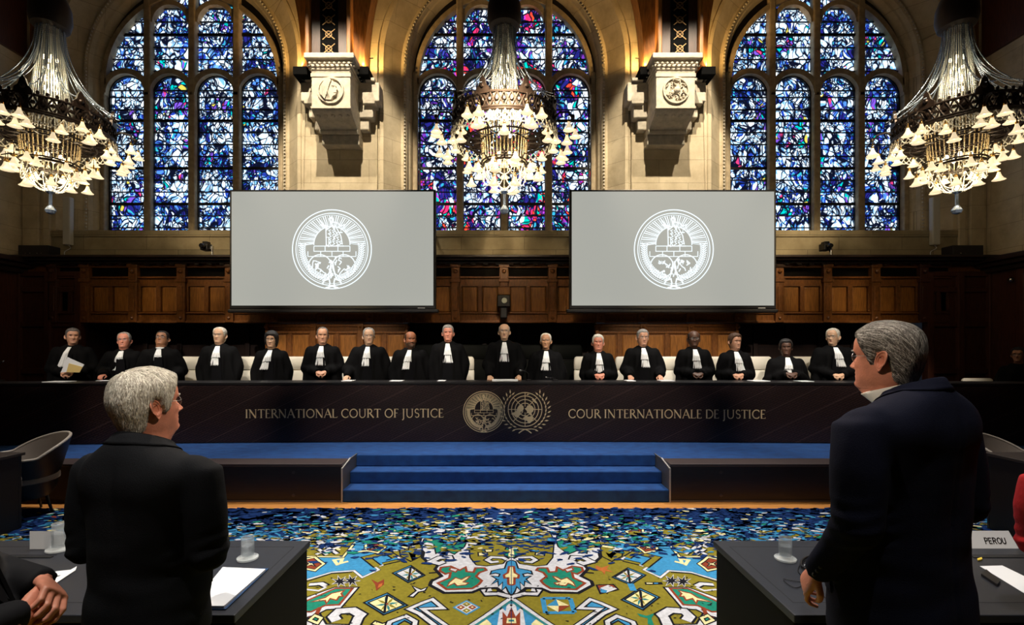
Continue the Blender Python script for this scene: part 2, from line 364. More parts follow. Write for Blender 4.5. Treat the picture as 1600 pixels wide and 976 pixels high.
# back wall: stone with three round-arched openings, timber lunettes above the springing
CX = (-6.78, 0.0, 6.78); RO = 2.62; WSILL = 4.30; ZW0 = 3.6
b = MB()
def arcpts(cx, r, n=28): return [(cx-r*math.cos(PI*i/n), SPR+r*math.sin(PI*i/n)) for i in range(n+1)]
xs = [-XW]
for cx in CX:
    b.box(xs[-1], cx-RO, YB, YB+.7, ZW0, SPR)          # pier
    b.box(cx-RO, cx+RO, YB, YB+.7, ZW0, WSILL-.14)     # apron below the sill
    xs.append(cx+RO)
b.box(xs[-1], XW, YB, YB+.7, ZW0, SPR)
wall_back = b.build('wall_back', STONE); struct(wall_back)
# timber above the springing line, outside the arch rings
b = MB(); R2 = 2.98
xl = -XW
for i, cx in enumerate(CX):
    pts = [(cx-R2*math.cos(PI*k/28), SPR+R2*math.sin(PI*k/28)) for k in range(29)]
    for k in range(28):
        (x0, z0), (x1, z1) = pts[k], pts[k+1]
        b.add([(x0,YB+.12,z0),(x1,YB+.12,z1),(x1,YB+.12,CEIL),(x0,YB+.12,CEIL)], [(0,1,2,3)])
    b.add([(xl,YB+.12,SPR),(cx-R2,YB+.12,SPR),(cx-R2,YB+.12,CEIL),(xl,YB+.12,CEIL)], [(0,1,2,3)]) if cx-R2 > xl else None
    xl = cx+R2
b.add([(xl,YB+.12,SPR),(XW,YB+.12,SPR),(XW,YB+.12,CEIL),(xl,YB+.12,CEIL)], [(0,1,2,3)])
b.build('vault_boarding', TIMBER, wall_back)
# flat bands between arch ring and timber, and the splayed reveals with bead moulding
for cx in CX:
    b = MB()
    prof = [(R2, YB+.13), (R2, YB-.03), (2.90, YB-.05), (2.80, YB-.03), (2.70, YB-.03), (RO, YB-.03), (RO, YB+.02), (RO-.035, YB+.02), (RO-.05, YB-.01), (RO-.12, YB+.0), (RO-.16,YB+.05), (2.20, YB+.30), (2.16, YB+.30), (2.14, YB+.27), (2.08, YB+.30), (2.05, YB+.38), (2.02, YB+.40), (2.0, YB+.44), (1.96, YB+.60)]
    rings = []
    zb = WSILL
    for k in range(-1, 31):
        row = []
        for r, y in prof:
            rr = r
            if k == -1: row.append((cx-rr, y, SPR if r > RO+.01 else zb))
            elif k == 30: row.append((cx+rr, y, SPR if r > RO+.01 else zb))
            else:
                a = PI*k/29; row.append((cx-rr*math.cos(a), y, SPR+rr*math.sin(a)))
        rings.append(row)
    n = len(prof); vs = [v for r in rings for v in r]
    b.add(vs, [(i*n+k, i*n+k+1, (i+1)*n+k+1, (i+1)*n+k) for i in range(len(rings)-1) for k in range(n-1)])
    b.build('arch_moulding', STONE, wall_back, smooth=True, angle=25)
    # bead strip
    b = MB(); r = 2.115
    z = zb+.05
    while z < SPR:
        for s in (-1, 1): b.box(cx+s*r-.018, cx+s*r+.018, YB+.255, YB+.285, z, z+.035)
        z += .075
    for k in range(1, 88):
        a = PI*k/88
        b.ball((cx-r*math.cos(a), YB+.27, SPR+r*math.sin(a)), .022, 6, 4)
    b.build('bead_strip', STONEC, wall_back)
    b = MB().bbox(cx-RO+.02, cx+RO-.02, YB-.04, YB+.66, WSILL-.14, WSILL, .02).bbox(cx-RO, cx+RO, YB-.012, YB+.3, 3.6, WSILL-.14, .01)
    b.build('window_sill', STONES, wall_back)
# windows
GY = YB+.62; LZ = 7.40; LR = .42
LXS = (-1.44, -.49, .49, 1.44)
for wi, cx in enumerate(CX):
    root = empty('window_%d' % (wi+1), (cx, GY, WSILL)); root['kind'] = 'structure'
    b = MB(); n = 40; RG = 1.97
    vs = [(-RG, 0, 0), (RG, 0, 0)]+[(RG*math.cos(PI*k/n), 0, SPR-WSILL+RG*math.sin(PI*k/n)) for k in range(n+1)]
    b.add(vs, [list(range(len(vs)))])
    b.build('stained_glass', (GL1, GL2, GL3)[wi], root)
    z0 = WSILL
    b = MB(); yy0 = -.16; yy1 = .02
    for mx in (-.965, 0, .965):
        top = SPR-z0+math.sqrt(RG*RG-mx*mx)
        b.bbox(mx-.075, mx+.075, yy0, yy1, 0, top, .03)
    for s in (-1, 1): b.bbox(s*1.93-.05, s*1.93+.05, yy0, yy1, 0, SPR-z0, .02)
    fn = lambda u, v, d: Vector((u, -d, v))
    for lx in LXS:
        hw = .43
        arc = [(lx-(hw+.045)*math.cos(PI*k/16), LZ-z0+(hw+.045)*math.sin(PI*k/16)) for k in range(17)]
        b.stroke(arc, .115, fn, -.02, .15)
        # shaft capitals
        for s in (-1, 1): b.box(lx+s*(hw+.04)-.05, lx+s*(hw+.04)+.05, yy0-.01, yy1, LZ-z0-.05, LZ-z0)
    for lx in LXS[1:3]:
        arc = [(lx-(.42)*math.cos(PI*k/16), 8.95-z0+(.42)*math.sin(PI*k/16)) for k in range(17)]
        b.stroke(arc, .10, fn, -.02, .13)
    bigarc = [(-1.90, -.1+7.68-z0)]+[(-1.90*math.cos(PI*k/36), 7.68-z0+1.90*math.sin(PI*k/36)) for k in range(37)]+[(1.90, -.1+7.68-z0)]
    b.stroke(bigarc, .10, fn, -.02, .15)
    b.build('tracery', STONET, root)
    # black iron frame shadow band around each light and the saddle bars
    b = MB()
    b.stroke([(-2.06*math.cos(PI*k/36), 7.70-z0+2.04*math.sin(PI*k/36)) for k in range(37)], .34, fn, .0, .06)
    for lx in LXS:
        hw = .41
        path = [(lx-hw, .0), (lx-hw, LZ-z0)]+[(lx-hw*math.cos(PI*k/16), LZ-z0+hw*math.sin(PI*k/16)) for k in range(1, 16)]+[(lx+hw, LZ-z0), (lx+hw, 0)]
        b.stroke(path, .035, fn, -.0, .05)
        zz = .0; k = 0
        heights = [.20, .46, .72, .98, 1.24, 1.50, 1.76, 2.02, 2.28, 2.54, 2.78, 3.05, 3.20]
        for q, h in enumerate(heights):
            t = .028 if h in (.72, 1.50, 2.54) else .011
            b.box(lx-hw, lx+hw, -.05, -.02, h-t, h+t)
    for h in (3.62, 3.88, 4.14, 4.42, 4.70, 4.98, 5.22):
        half = math.sqrt(max(0, 1.9**2-(h+z0-SPR)**2)) if h+z0 > SPR else 1.9
        t = .03 if h == 4.42 else .011
        b.box(-half, half, -.05, -.02, h-t, h+t)
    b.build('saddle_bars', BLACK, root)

# ---------------------------------------------------------------- corbels on the piers, with timber posts above
def corbel(cx, motif):
    root = thing('corbel', 'carved stone corbel with %s medallion, %s the middle window' % (('a profile head', 'left of') if motif == 0 else ('a leafy', 'right of')), 'corbel', (cx, 10, 5.9))
    b = MB()
    hw = .37
    # block, console and foot: side profile (projection p, z)
    b.bbox(-hw, hw, -.80, .0, .52, 1.20, .012)
    b.build('medallion_block', STONEC, root)
    b = MB()
    for z, w, p in ((1.20,.37,.80),(1.25,.39,.82),(1.30,.41,.84),(1.36,.43,.86)):
        b.bbox(-w, w, -p, 0, z, z+.06, .01)
    for k in range(9): b.ball((-.37+k*.0925, -.88, 1.335), .028, 8, 5)
    for s in (-1, 1):
        for k in range(7): b.ball((s*.44, -.80+k*.12, 1.335), .026, 8, 5)
    b.bbox(-.47, .47, -.92, 0, 1.42, 1.52, .015)
    b.build('abacus', STONEC, root)
    b = MB()
    prof = []
    for k in range(13):
        t = k/12; z = .52-.24*t; p = .78-.50*math.sin(t*PI/2)*t**.6
        prof.append((p, z))
    for (p0, z0), (p1, z1) in zip(prof, prof[1:]):
        for q in range(10):
            x0 = -hw+q*.074; zz = .012*(q % 2)
            b.add([(x0,-p0-zz,z0),(x0+.074,-p0-zz,z0),(x0+.074,-p1-zz,z1),(x0,-p1-zz,z1)], [(0,1,2,3)])
        for s in (-1, 1): b.add([(s*hw,-p0,z0),(s*hw,0,z0),(s*hw,0,z1),(s*hw,-p1,z1)], [(0,1,2,3)])
    for k in range(5): b.ball((-.28+.14*k, -.66, .46), .05, 8, 6, sz=.7)
    b.tube([(-hw-.01,-.32,.29),(hw+.01,-.32,.29)], .05, 8)
    b.build('console', STONEC, root)
    MB().bbox(-hw-.01, hw+.01, -.26, 0, .06, .27, .02).build('foot', STONEC, root)
    # side brackets
    for s in (-1, 1):
        b = MB()
        b.bbox(s*hw, s*(hw+.42), -.30, 0, .92, 1.30, .02) if s > 0 else b.bbox(-hw-.42, -hw, -.30, 0, .92, 1.30, .02)
        x0, x1 = sorted((s*hw, s*(hw+.28))); b.bbox(x0, x1, -.24, 0, .62, .92, .02)
        x0, x1 = sorted((s*hw, s*(hw+.18))); b.bbox(x0, x1, -.18, 0, .40, .62, .02)
        x0, x1 = sorted((s*(hw+.10), s*(hw+.34))); b.bbox(x0, x1, -.36, -.02, 1.30, 1.36, .01); b.bbox(x0, x1, -.33, -.02, .86, .92, .01)
        b.build('side_bracket', STONEC, root)
    # medallion
    fn = lambda u, v, d: Vector((u, -.80-d, v))
    b = MB(); cz = .86; circ = [(.235*math.cos(2*PI*k/40), cz+.235*math.sin(2*PI*k/40)) for k in range(40)]
    b.stroke(circ, .03, fn, 0, .035, closed=True)
    for k in range(8): b.ball((-.30+.6*(k/7), -.80, 1.165), .018, 6, 4)
    b.bbox(-hw-.012, hw+.012, -.815, -.7, .52, .56, .006); b.bbox(-hw-.012, hw+.012, -.815, -.7, 1.12, 1.19, .006)
    if motif == 0:     # bearded head in profile, facing right, with a headcloth
        face = [(-.02,.20),(.05,.17),(.09,.12),(.11,.07),(.10,.05),(.14,.0),(.115,-.015),(.125,-.04),(.115,-.05),(.12,-.07),(.10,-.10),(.05,-.12),(.02,-.19),(-.10,-.19),(-.07,-.05),(-.09,.08)]
        b.prism([(u, cz+v) for u, v in face], fn, 0, .05)
        cloth = [(-.02,.21),(-.10,.17),(-.17,.06),(-.20,-.05),(-.13,-.15),(-.09,-.19),(-.05,-.05),(.0,.10),(.03,.17)]
        b.prism([(u, cz+v) for u, v in cloth], fn, 0, .075)
        for k in range(5): b.stroke([(-.15+k*.02, cz+.08-k*.01), (-.13+k*.03, cz-.12)], .008, fn, .07, .085)
        b.ball((.06, -.85, cz+.05), .014, 6, 4); b.stroke([(.03,cz+.075),(.09,cz+.07)], .014, fn, .05, .065); b.stroke([(.07,cz-.055),(.115,cz-.055)], .008, fn, .045, .06)
    else:
        rnd = random.Random(4)
        for k in range(34):
            a = rnd.random()*2*PI; r = .19*math.sqrt(rnd.random()); u, v = r*math.cos(a), cz+r*math.sin(a)
            b.stroke([(u, v), (u+rnd.uniform(-.05,.05), v+rnd.uniform(-.05,.05)), (u+rnd.uniform(-.06,.06), v+rnd.uniform(-.06,.06))], .016, fn, 0, rnd.uniform(.02,.05))
        b.ball((.02, -.81, cz), .07, 10, 8); b.ball((-.08, -.81, cz-.05), .05, 10, 8)
    b.build('medallion', STONEC, root)
    return root
corbel(-3.30, 0); corbel(3.26, 1)
for sx in (-1, 1):
    side = 'left' if sx < 0 else 'right'
    for dx in (-.60, .60):
        u = thing('uplight', 'small black uplight box on the %s shoulder of the %s corbel' % ('outer' if dx*sx > 0 else 'inner', side), 'lamp', (sx*3.40+dx, 9.66, 7.20), 0)
        MB().bbox(-.14, .14, -.2, .2, .02, .18, .01).build('housing', MATTE, u)
        MB().box(-.11, .11, -.17, .17, .18, .186).build('lamp_glass', mat('uplight_glass', (.8,.5,.2), .4), u)
        MB().bbox(-.03, .03, -.05, .34, .0, .03, .005).build('bracket', BLACK, u)
    p = thing('roof_post', 'curved timber roof post rising from the %s corbel' % side, 'roof timber', (sx*3.40, 9.5, 7.44), 0)
    b = MB(); b.bbox(-.36, .36, -.10, .28, 0, 4.1, .02); b.build('post', mat('dark_timber', (.055,.022,.010), .45, noise_amt=.4, nscale=5, stretch=(8,8,1)), p)
    b = MB(); b.box(-.17, .17, -.13, -.10, .10, 2.6); b.build('ornament_panel', MATTE, p)
    b = MB(); fn = lambda u, v, d: Vector((u, -.13-d, v))
    for k in range(9):
        z = .22+k*.28
        b.stroke([(-.12, z-.1), (0, z), (.12, z-.1)], .014, fn, 0, .012); b.stroke([(-.12, z+.1), (0, z), (.12, z+.1)], .014, fn, 0, .012)
        b.stroke([(.06*math.cos(2*PI*q/12), z+.06*math.sin(2*PI*q/12)) for q in range(12)], .012, fn, 0, .015, closed=True)
    b.box(-.2, .2, -.15, -.13, .06, .10)
    b.build('gilt_ornament', mat('aged_gilt', (.22,.13,.05), .5, metal=.5), p)
    for s in (-1, 1):       # curved braces that follow the arch rings
        b = MB(); rows = []
        for k in range(14):
            t = k/13; z = t*3.6; x = s*(.40+.06*t+.10*t*t)
            w = .22+.9*t**2.2
            rows.append([(x, -.02, z), (x+s*w, .10, z), (x+s*w, .42, z), (x, .42, z)])
        b.loft(rows); b.build('brace', TIMBER, p, smooth=True, angle=30)
        MB().bbox(min(s*.36, s*.44), max(s*.36, s*.44), -.2, .3, 0, 4.0, .02).build('rib_edge', TIMBER, p)

# ---------------------------------------------------------------- side walls
for s, nm in ((-1, 'left'), (1, 'right')):
    x0, x1 = sorted((s*XW, s*(XW+.3)))
    w = MB().box(x0, x1, -3, 10.7, 0, CEIL).build('wall_'+nm, STONE); struct(w)
    # oak wainscot of the side wall with cornice
    b = MB(); a, c = sorted((s*(XW-.10), s*XW)); b.box(a, c, -3, 10, 0, 3.5)
    b.build('panelling', MAHOG, w)
    b = MB()
    for (q, z0, z1) in ((.42,3.56,3.66),(.34,3.48,3.56),(.22,3.38,3.48)):
        a, c = sorted((s*(XW-q), s*XW)); b.bbox(a, c, -3, 10, z0, z1, .02)
    b.build('cornice', WOODD, w)
    b = MB()
    for k in range(9):
        y = 9.1-k*1.15
        a, c = sorted((s*(XW-.16), s*(XW-.1)))
        b.bbox(a, c, y, y+.14, 0, 3.4, .01)
        for z in (.3, 1.3, 2.28, 3.1): b.bbox(a, c, y-1.02, y, z, z+.14, .01)
    b.build('panel_frame', MAHOG, w)
    a, c = sorted((s*(XW-.06), s*XW)); MB().box(a, c, -3, 10, SPR, CEIL).build('vault_boarding', MAHOG, w)  # dark boarding added so the upper side wall reads as shade
    # blind stone pilaster in the corner
    b = MB(); a, c = sorted((s*(XW-.35), s*(XW-.02))); b.bbox(a, c, 9.93, 10.0, 3.75, SPR, .02)
    a, c = sorted((s*9.35, s*9.50)); b.bbox(a, c, 9.94, 10.0, 3.95, SPR, .02)
    b.build('pilaster', STONE, w)

# ---------------------------------------------------------------- oak panelling of the back wall
PF = 9.80   # face of the panelling
CZ = 3.69
root = wall_back
b = MB()
for (y, z0, z1) in ((9.48, 3.65, 3.70), (9.56, 3.61, 3.65), (9.68, 3.565, 3.61)): b.bbox(-XW, XW, y, 10.0, z0, z1, .012)
for k in range(76): b.box(-9.5+k*.252, -9.5+k*.252+.10, 9.70, 9.76, 3.545, 3.57)
b.build('cornice', WOODD, root)
px2x = lambda px: (px-788)/77.1
ZT, ZF1, ZF0, ZP1, ZP0, ZB = 3.565, 3.515, 3.315, 3.12, 2.61, 2.385
MB().box(-XW, XW, PF+.06, 10.05, ZB+.02, 3.58).build('panel_backing', WOODF, root)
BAYS = [85, 135, 210, 285, 360, 428, 503, 578, 637, 712, 787.5, 863, 938, 1003, 1078, 1153, 1216, 1291, 1366, 1441, 1491]
GRILLE = mat('black_grille', (.004,.003,.002), .8, spec=.1)
def bayfun(x0, x1, dark):
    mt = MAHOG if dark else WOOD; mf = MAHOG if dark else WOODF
    b = MB(); pw = .085
    b.bbox(x0-pw, x0+pw, PF-.06, PF+.06, ZB, ZT, .012)                          # pilaster
    b.bbox(x0-pw-.02, x0+pw+.02, PF-.08, PF+.06, ZF1-.02, ZT, .01); b.bbox(x0-pw-.02, x0+pw+.02, PF-.08, PF+.06, ZF0-.12, ZF0-.05, .01)
    b.bbox(x0-.05, x0+.05, PF-.075, PF, ZP0, ZP1, .012); b.ball((x0, PF-.07, (ZF0+ZF1)/2), .045, 10, 6)
    b.ball((x0, PF-.06, ZB+.09), .035, 8, 6)
    xa, xb = x0+pw, x1-pw
    b.box(xa, xb, PF, PF+.06, ZF1, ZT); b.box(xa, xb, PF, PF+.06, ZP1, ZF0-.02)
    b.bbox(xa, xb, PF-.04, PF+.05, ZF0-.04, ZF0, .01); b.bbox(xa, xb, PF-.02, PF+.05, ZF1-.02, ZF1, .008)
    b.box(xa, xb, PF, PF+.06, ZB, ZP0-.01); b.bbox(xa, xb, PF-.03, PF+.03, ZP0-.05, ZP0-.02, .01)
    b.bbox(xa, xb, PF-.05, PF+.05, ZB-.01, ZB+.035, .01)
    xm = (xa+xb)/2
    b.bbox(xm-.045, xm+.045, PF-.01, PF+.06, ZP0-.02, ZP1, .01)
    b.bbox(xa, xa+.035, PF, PF+.06, ZP0, ZP1, .008); b.bbox(xb-.035, xb, PF, PF+.06, ZP0, ZP1, .008)
    f = b.build('panel_bay', mf, root)
    b = MB()
    for (p, q) in ((xa+.035, xm-.045), (xm+.045, xb-.035)):
        b.bbox(p+.012, q-.012, PF+.02, PF+.07, ZP0-.005, ZP1-.01, .02)
    b.build('raised_panel', mt, f)
    MB().box(xa+.01, xb-.01, PF+.03, PF+.05, ZF0, ZF1-.02).build('grille', GRILLE, f)
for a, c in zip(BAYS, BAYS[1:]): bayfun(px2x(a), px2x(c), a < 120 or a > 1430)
# corner bays, full height
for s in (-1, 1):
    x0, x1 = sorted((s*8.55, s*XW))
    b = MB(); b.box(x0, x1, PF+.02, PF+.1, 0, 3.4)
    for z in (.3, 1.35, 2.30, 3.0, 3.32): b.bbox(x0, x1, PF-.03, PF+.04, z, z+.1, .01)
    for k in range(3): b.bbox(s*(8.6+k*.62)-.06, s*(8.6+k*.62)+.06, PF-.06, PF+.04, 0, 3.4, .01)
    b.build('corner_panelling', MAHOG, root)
# lower part: two projecting oak panel screens, dark recesses between
def lower(pa, pb):
    x0, x1 = px2x(pa), px2x(pb); b = MB()
    b.box(x0, x1, PF-.0, PF+.5, .46, ZB-.02)
    n = max(1, round((x1-x0)/.97)); w = (x1-x0)/n
    for k in range(n+1):
        xx = x0+k*w; b.bbox(max(x0, xx-.06), min(x1, xx+.06), PF-.05, PF+.02, .46, ZB-.02, .01)
        b.ball((xx, PF-.05, ZB-.09), .03, 8, 5)
    for z, h in ((.9,.1),(1.46,.05),(2.16,.05),(2.30,.06)): b.bbox(x0, x1, PF-.03, PF+.02, z, z+h, .01)
    for k in range(n):
        xm = x0+(k+.5)*w; b.bbox(xm-.04, xm+.04, PF-.02, PF+.02, 1.0, 2.18, .008)
    f = b.build('oak_screen', WOODF, root)
    b = MB()
    for k in range(n):
        for (p, q) in ((x0+k*w+.06, x0+(k+.5)*w-.04), (x0+(k+.5)*w+.04, x0+(k+1)*w-.06)):
            b.bbox(p+.03, q-.03, PF-.025, PF+.05, 1.54, 2.13, .018)
    b.build('raised_panel', WOOD, f)
lower(416, 638); lower(930, 1153)
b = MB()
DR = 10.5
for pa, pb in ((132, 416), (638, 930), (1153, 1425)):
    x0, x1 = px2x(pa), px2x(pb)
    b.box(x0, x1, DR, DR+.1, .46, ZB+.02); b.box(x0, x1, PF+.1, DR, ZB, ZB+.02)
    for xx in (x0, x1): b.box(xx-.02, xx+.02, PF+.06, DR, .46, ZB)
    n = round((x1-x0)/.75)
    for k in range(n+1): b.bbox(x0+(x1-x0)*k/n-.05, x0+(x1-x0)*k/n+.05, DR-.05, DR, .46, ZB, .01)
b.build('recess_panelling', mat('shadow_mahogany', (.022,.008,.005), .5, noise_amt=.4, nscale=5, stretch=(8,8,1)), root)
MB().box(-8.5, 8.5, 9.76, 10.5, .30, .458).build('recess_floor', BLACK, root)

# ---------------------------------------------------------------- stage, steps, bench
BLUEC = mat('blue_carpet', (.007,.066,.25), .95, noise_amt=.35, nscale=7, bump=.5, bscale=220, stretch=(1,2.2,1), col2=(.005,.040,.17))
FASC = mat('stage_fascia', (.020,.010,.009), .4, noise_amt=.3, nscale=5, stretch=(1,8,8))
EDGE = mat('stage_edge', (.055,.038,.038), .4)
SZ = .46; SY = 5.83; SX0, SX1 = -1.95, 1.99
st = thing('stage', 'low raised stage with blue carpet and dark wooden front under the long bench', 'stage', (0, 0, 0))
b = MB(); b.box(-9.72, SX0-.014, 6.14, 9.74, .02, SZ); b.box(SX1+.014, 9.72, 6.14, 9.74, .02, SZ); b.box(SX0-.014, SX1+.014, 6.432, 9.74, .02, SZ); b.build('carpet', BLUEC, st)
for s in (0, 1):
    xa, xb = ((-9.72, SX0-.012) if s == 0 else (SX1+.012, 9.72))
    b = MB(); b.box(xa, xb, SY+.02, 6.14, 0, SZ-.03); f = b.build('fascia', FASC, st)
    b = MB(); b.bbox(xa, xb, SY, 6.138, SZ-.03, SZ+.004, .006); b.build('edge_board', EDGE, st)
    b = MB(); b.box(xa, xb, SY+.005, SY+.022, .006, .018); b.build('metal_trim', mat('trim_metal', (.25,.23,.24), .3, metal=.8), st)
    for xx in ((-2.55, ) if s == 0 else (2.62,)):
        for z in (.08, .36): MB().lathe([(0,0),(.018,0),(.02,.008),(.0,.010)], (xx, SY+.02, z), 14, M=Matrix.Rotation(PI/2, 3, 'X')).build('screw_cap', EDGE, st)
    # cheek beside the steps
    xx = SX0 if s == 0 else SX1
    b = MB(); MB_ = [(SY, 0), (6.42, 0), (6.42, SZ+.005), (6.14, SZ+.005), (SY, SZ-.05)]
    b.prism(MB_, lambda u, v, d: Vector((xx+(d if s else -d), u, v)), 0, .014); b.build('step_cheek', mat('cheek_grey', (.13,.12,.11), .5), st)
    b = MB(); b.stroke([(SY, 0), (SY, SZ-.05), (6.14, SZ+.006)], .012, lambda u, v, d: Vector((xx+(d if s else -d), u, v)), -.002, .016); b.build('cheek_trim', mat('trim_light', (.5,.48,.46), .4), st)
steps = thing('steps', 'three blue carpeted steps up to the stage', 'steps', (0, SY, 0))
for k, (y, z) in enumerate(((.0, .153), (.27, .307), (.53, .462))):
    b = MB(); b.bbox(SX0, SX1, y, .60 if k == 2 else .31+.27*k, 0 if k == 0 else z-.155, z, .014); b.build('step', BLUEC, steps)
# bench: gently curved
def benchY(x): return 7.24-.28*(x/7.3)**2
BZ = 1.352
BENCHW = bpy.data.materials.new('bench_veneer'); BENCHW.use_nodes = True
t = BENCHW.node_tree; bs = t.nodes['Principled BSDF']; tc = N(t, 'ShaderNodeTexCoord')
# dark veneer with a fine carved key pattern and long slanting grooves
sep = N(t, 'ShaderNodeSeparateXYZ'); t.links.new(tc.outputs['Object'], sep.inputs[0])
mp = N(t, 'ShaderNodeMapping'); mp.inputs['Rotation'].default_value = (0, math.radians(26), 0); mp.inputs['Scale'].default_value = (1, 1, 1); t.links.new(tc.outputs['Object'], mp.inputs[0])
s2 = N(t, 'ShaderNodeSeparateXYZ'); t.links.new(mp.outputs[0], s2.inputs[0]); c2 = N(t, 'ShaderNodeCombineXYZ'); t.links.new(s2.outputs[0], c2.inputs[0]); t.links.new(s2.outputs[2], c2.inputs[1])
br = N(t, 'ShaderNodeTexBrick'); br.inputs['Scale'].default_value = 1; br.inputs['Brick Width'].default_value = .075; br.inputs['Row Height'].default_value = .030; br.inputs['Mortar Size'].default_value = .004
br.inputs['Color1'].default_value = (.032,.016,.015,1); br.inputs['Color2'].default_value = (.040,.019,.017,1); br.inputs['Mortar'].default_value = (.006,.003,.003,1)
t.links.new(c2.outputs[0], br.inputs[0])
wv = N(t, 'ShaderNodeMath', operation='FRACT'); ml = N(t, 'ShaderNodeMath', operation='MULTIPLY'); ml.inputs[1].default_value = 3.4; t.links.new(s2.outputs[2], ml.inputs[0]); t.links.new(ml.outputs[0], wv.inputs[0])
lt = N(t, 'ShaderNodeMath', operation='LESS_THAN'); lt.inputs[1].default_value = .022; t.links.new(wv.outputs[0], lt.inputs[0])
mx = N(t, 'ShaderNodeMix', data_type='RGBA'); mx.inputs[7].default_value = (.10,.06,.055,1); t.links.new(lt.outputs[0], mx.inputs[0]); t.links.new(br.outputs[0], mx.inputs[6]); t.links.new(mx.outputs[2], bs.inputs['Base Color'])
bs.inputs['Roughness'].default_value = .38; bp = N(t, 'ShaderNodeBump'); bp.invert = True; bp.inputs['Strength'].default_value = .9; bp.inputs['Distance'].default_value = .02
t.links.new(br.outputs[1], bp.inputs['Height']); t.links.new(bp.outputs[0], bs.inputs['Normal'])
bench = thing('judges_bench', 'long curved dark wood bench with gold lettering and two emblems on its front', 'bench', (0, 0, 0))
def slab(b, x0, x1, dy0, dy1, z0, z1, n=60):
    rows = []
    for k in range(n+1):
        x = x0+(x1-x0)*k/n; y = benchY(x); rows.append([(x, y+dy0, z0), (x, y+dy0, z1), (x, y+dy1, z1), (x, y+dy1, z0)])
    b.loft(rows); return b
slab(MB(), -8.6, 8.6, 0, .05, SZ+.01, BZ-.035).build('front_panel', BENCHW, bench)
slab(MB(), -8.6, 8.6, -.015, .10, BZ-.03, BZ).build('top_rail', BLACK, bench)
slab(MB(), -8.6, 8.6, .10, .57, BZ-.04, BZ-.002).build('desk_top', BLACK, bench)
slab(MB(), -8.6, 8.6, .03, .06, SZ, SZ+.02).build('plinth', BLACK, bench)
BD = BZ-.002

# ---------------------------------------------------------------- lettering (drawn serif capitals)
def glyph(ch):   # list of strokes (pts, width) in a 1-high box, and the advance
    T, H = .13, .055
    def serif(x, y, w=.2): return ([(x-w/2, y), (x+w/2, y)], .035)
    def arc(cx, cy, rx, ry, a0, a1, n=14): return [(cx+rx*math.cos(math.radians(a0+(a1-a0)*k/n)), cy+ry*math.sin(math.radians(a0+(a1-a0)*k/n))) for k in range(n+1)]
    if ch == 'I': return [([(.12,0),(.12,1)],T), serif(.12,.02,.24), serif(.12,.98,.24)], .36
    if ch == 'N': return [([(.12,0),(.12,1)],H), ([(.10,.98),(.74,.02)],T), ([(.76,0),(.76,1)],H), serif(.12,.02), serif(.08,.98,.2), serif(.76,.98,.2)], .98
    if ch == 'T': return [([(.38,0),(.38,.97)],T), ([(.02,.97),(.74,.97)],H), ([(.03,.97),(.03,.84)],.03), ([(.73,.97),(.73,.84)],.03), serif(.38,.02,.26)], .82
    if ch == 'E': return [([(.12,0),(.12,1)],T), ([(.06,.98),(.5,.98)],H), ([(.06,.02),(.54,.02)],H), ([(.12,.52),(.44,.52)],H), ([(.5,.98),(.5,.86)],.03), ([(.54,.02),(.54,.15)],.03)], .66
    if ch == 'R': return [([(.12,0),(.12,1)],T), (arc(.28,.75,.24,.23,90,-90),.09), ([(.12,.98),(.28,.98)],H), ([(.12,.52),(.28,.52)],H), ([(.30,.52),(.74,-.02)],T), serif(.12,.02,.26), serif(.06,.98,.14)], .80
    if ch == 'A': return [([(.03,0),(.40,1.03)],H), ([(.38,1.03),(.77,0)],T), ([(.17,.36),(.63,.36)],H), serif(.04,.02,.2), serif(.78,.02,.24)], .88
    if ch == 'O': return [(arc(.48,.5,.41,.48,0,360,26),.10)], 1.04
    if ch == 'L': return [([(.12,0),(.12,1)],T), ([(.06,.02),(.56,.02)],H), ([(.56,.02),(.58,.16)],.03), serif(.12,.98,.26)], .66
    if ch == 'C': return [(arc(.50,.5,.42,.48,48,312,22),.10), ([(.78,.86),(.80,.72)],.03), ([(.78,.14),(.80,.26)],.03)], .92
    if ch == 'U': return [([(.12,.98),(.12,.34)]+arc(.42,.34,.30,.34,180,360,12)+[(.72,.34),(.72,.98)],.09), serif(.12,.98), serif(.72,.98)], .94
    if ch == 'F': return [([(.12,0),(.12,1)],T), ([(.06,.98),(.5,.98)],H), ([(.12,.52),(.42,.52)],H), ([(.5,.98),(.5,.86)],.03), serif(.12,.02,.26)], .60
    if ch == 'J': return [([(.16,.98),(.16,-.12),(.10,-.24),(.0,-.28)],T*.85), serif(.16,.98,.26)], .42
    if ch == 'S': return [(arc(.30,.74,.20,.24,40,270,12)+arc(.30,.26,.22,.24,90,-130,12)[0:],.09), ([(.46,.93),(.47,.80)],.03), ([(.14,.06),(.12,.20)],.03)], .62
    if ch == 'D': return [([(.12,0),(.12,1)],T), ([(.08,.98),(.34,.98)],H), ([(.08,.02),(.34,.02)],H), (arc(.34,.5,.44,.48,90,-90,16),.10)], .90
    return [], .34
def text(b, s, x0, x1, z, h, fn, d0, d1):
    tot = sum(glyph(c)[1] for c in s); k = (x1-x0)/tot; x = x0
    for c in s:
        st_, adv = glyph(c)
        for pts, w in st_: b.stroke([(x+u*k, z+v*h) for u, v in pts], w*min(h, k)*1.08, fn, d0, d1)
        x += adv*k
bfn = lambda u, v, d: Vector((u, benchY(u)-d, v))
def bx(px): return (px-788)*7.22/F
zb = HC-(652-545)*7.22/F; hh = 13.5*7.22/F
b = MB(); text(b, 'INTERNATIONAL COURT OF JUSTICE', bx(387), bx(694), zb, hh, bfn, .0, .006); b.build('lettering', GOLD, bench)
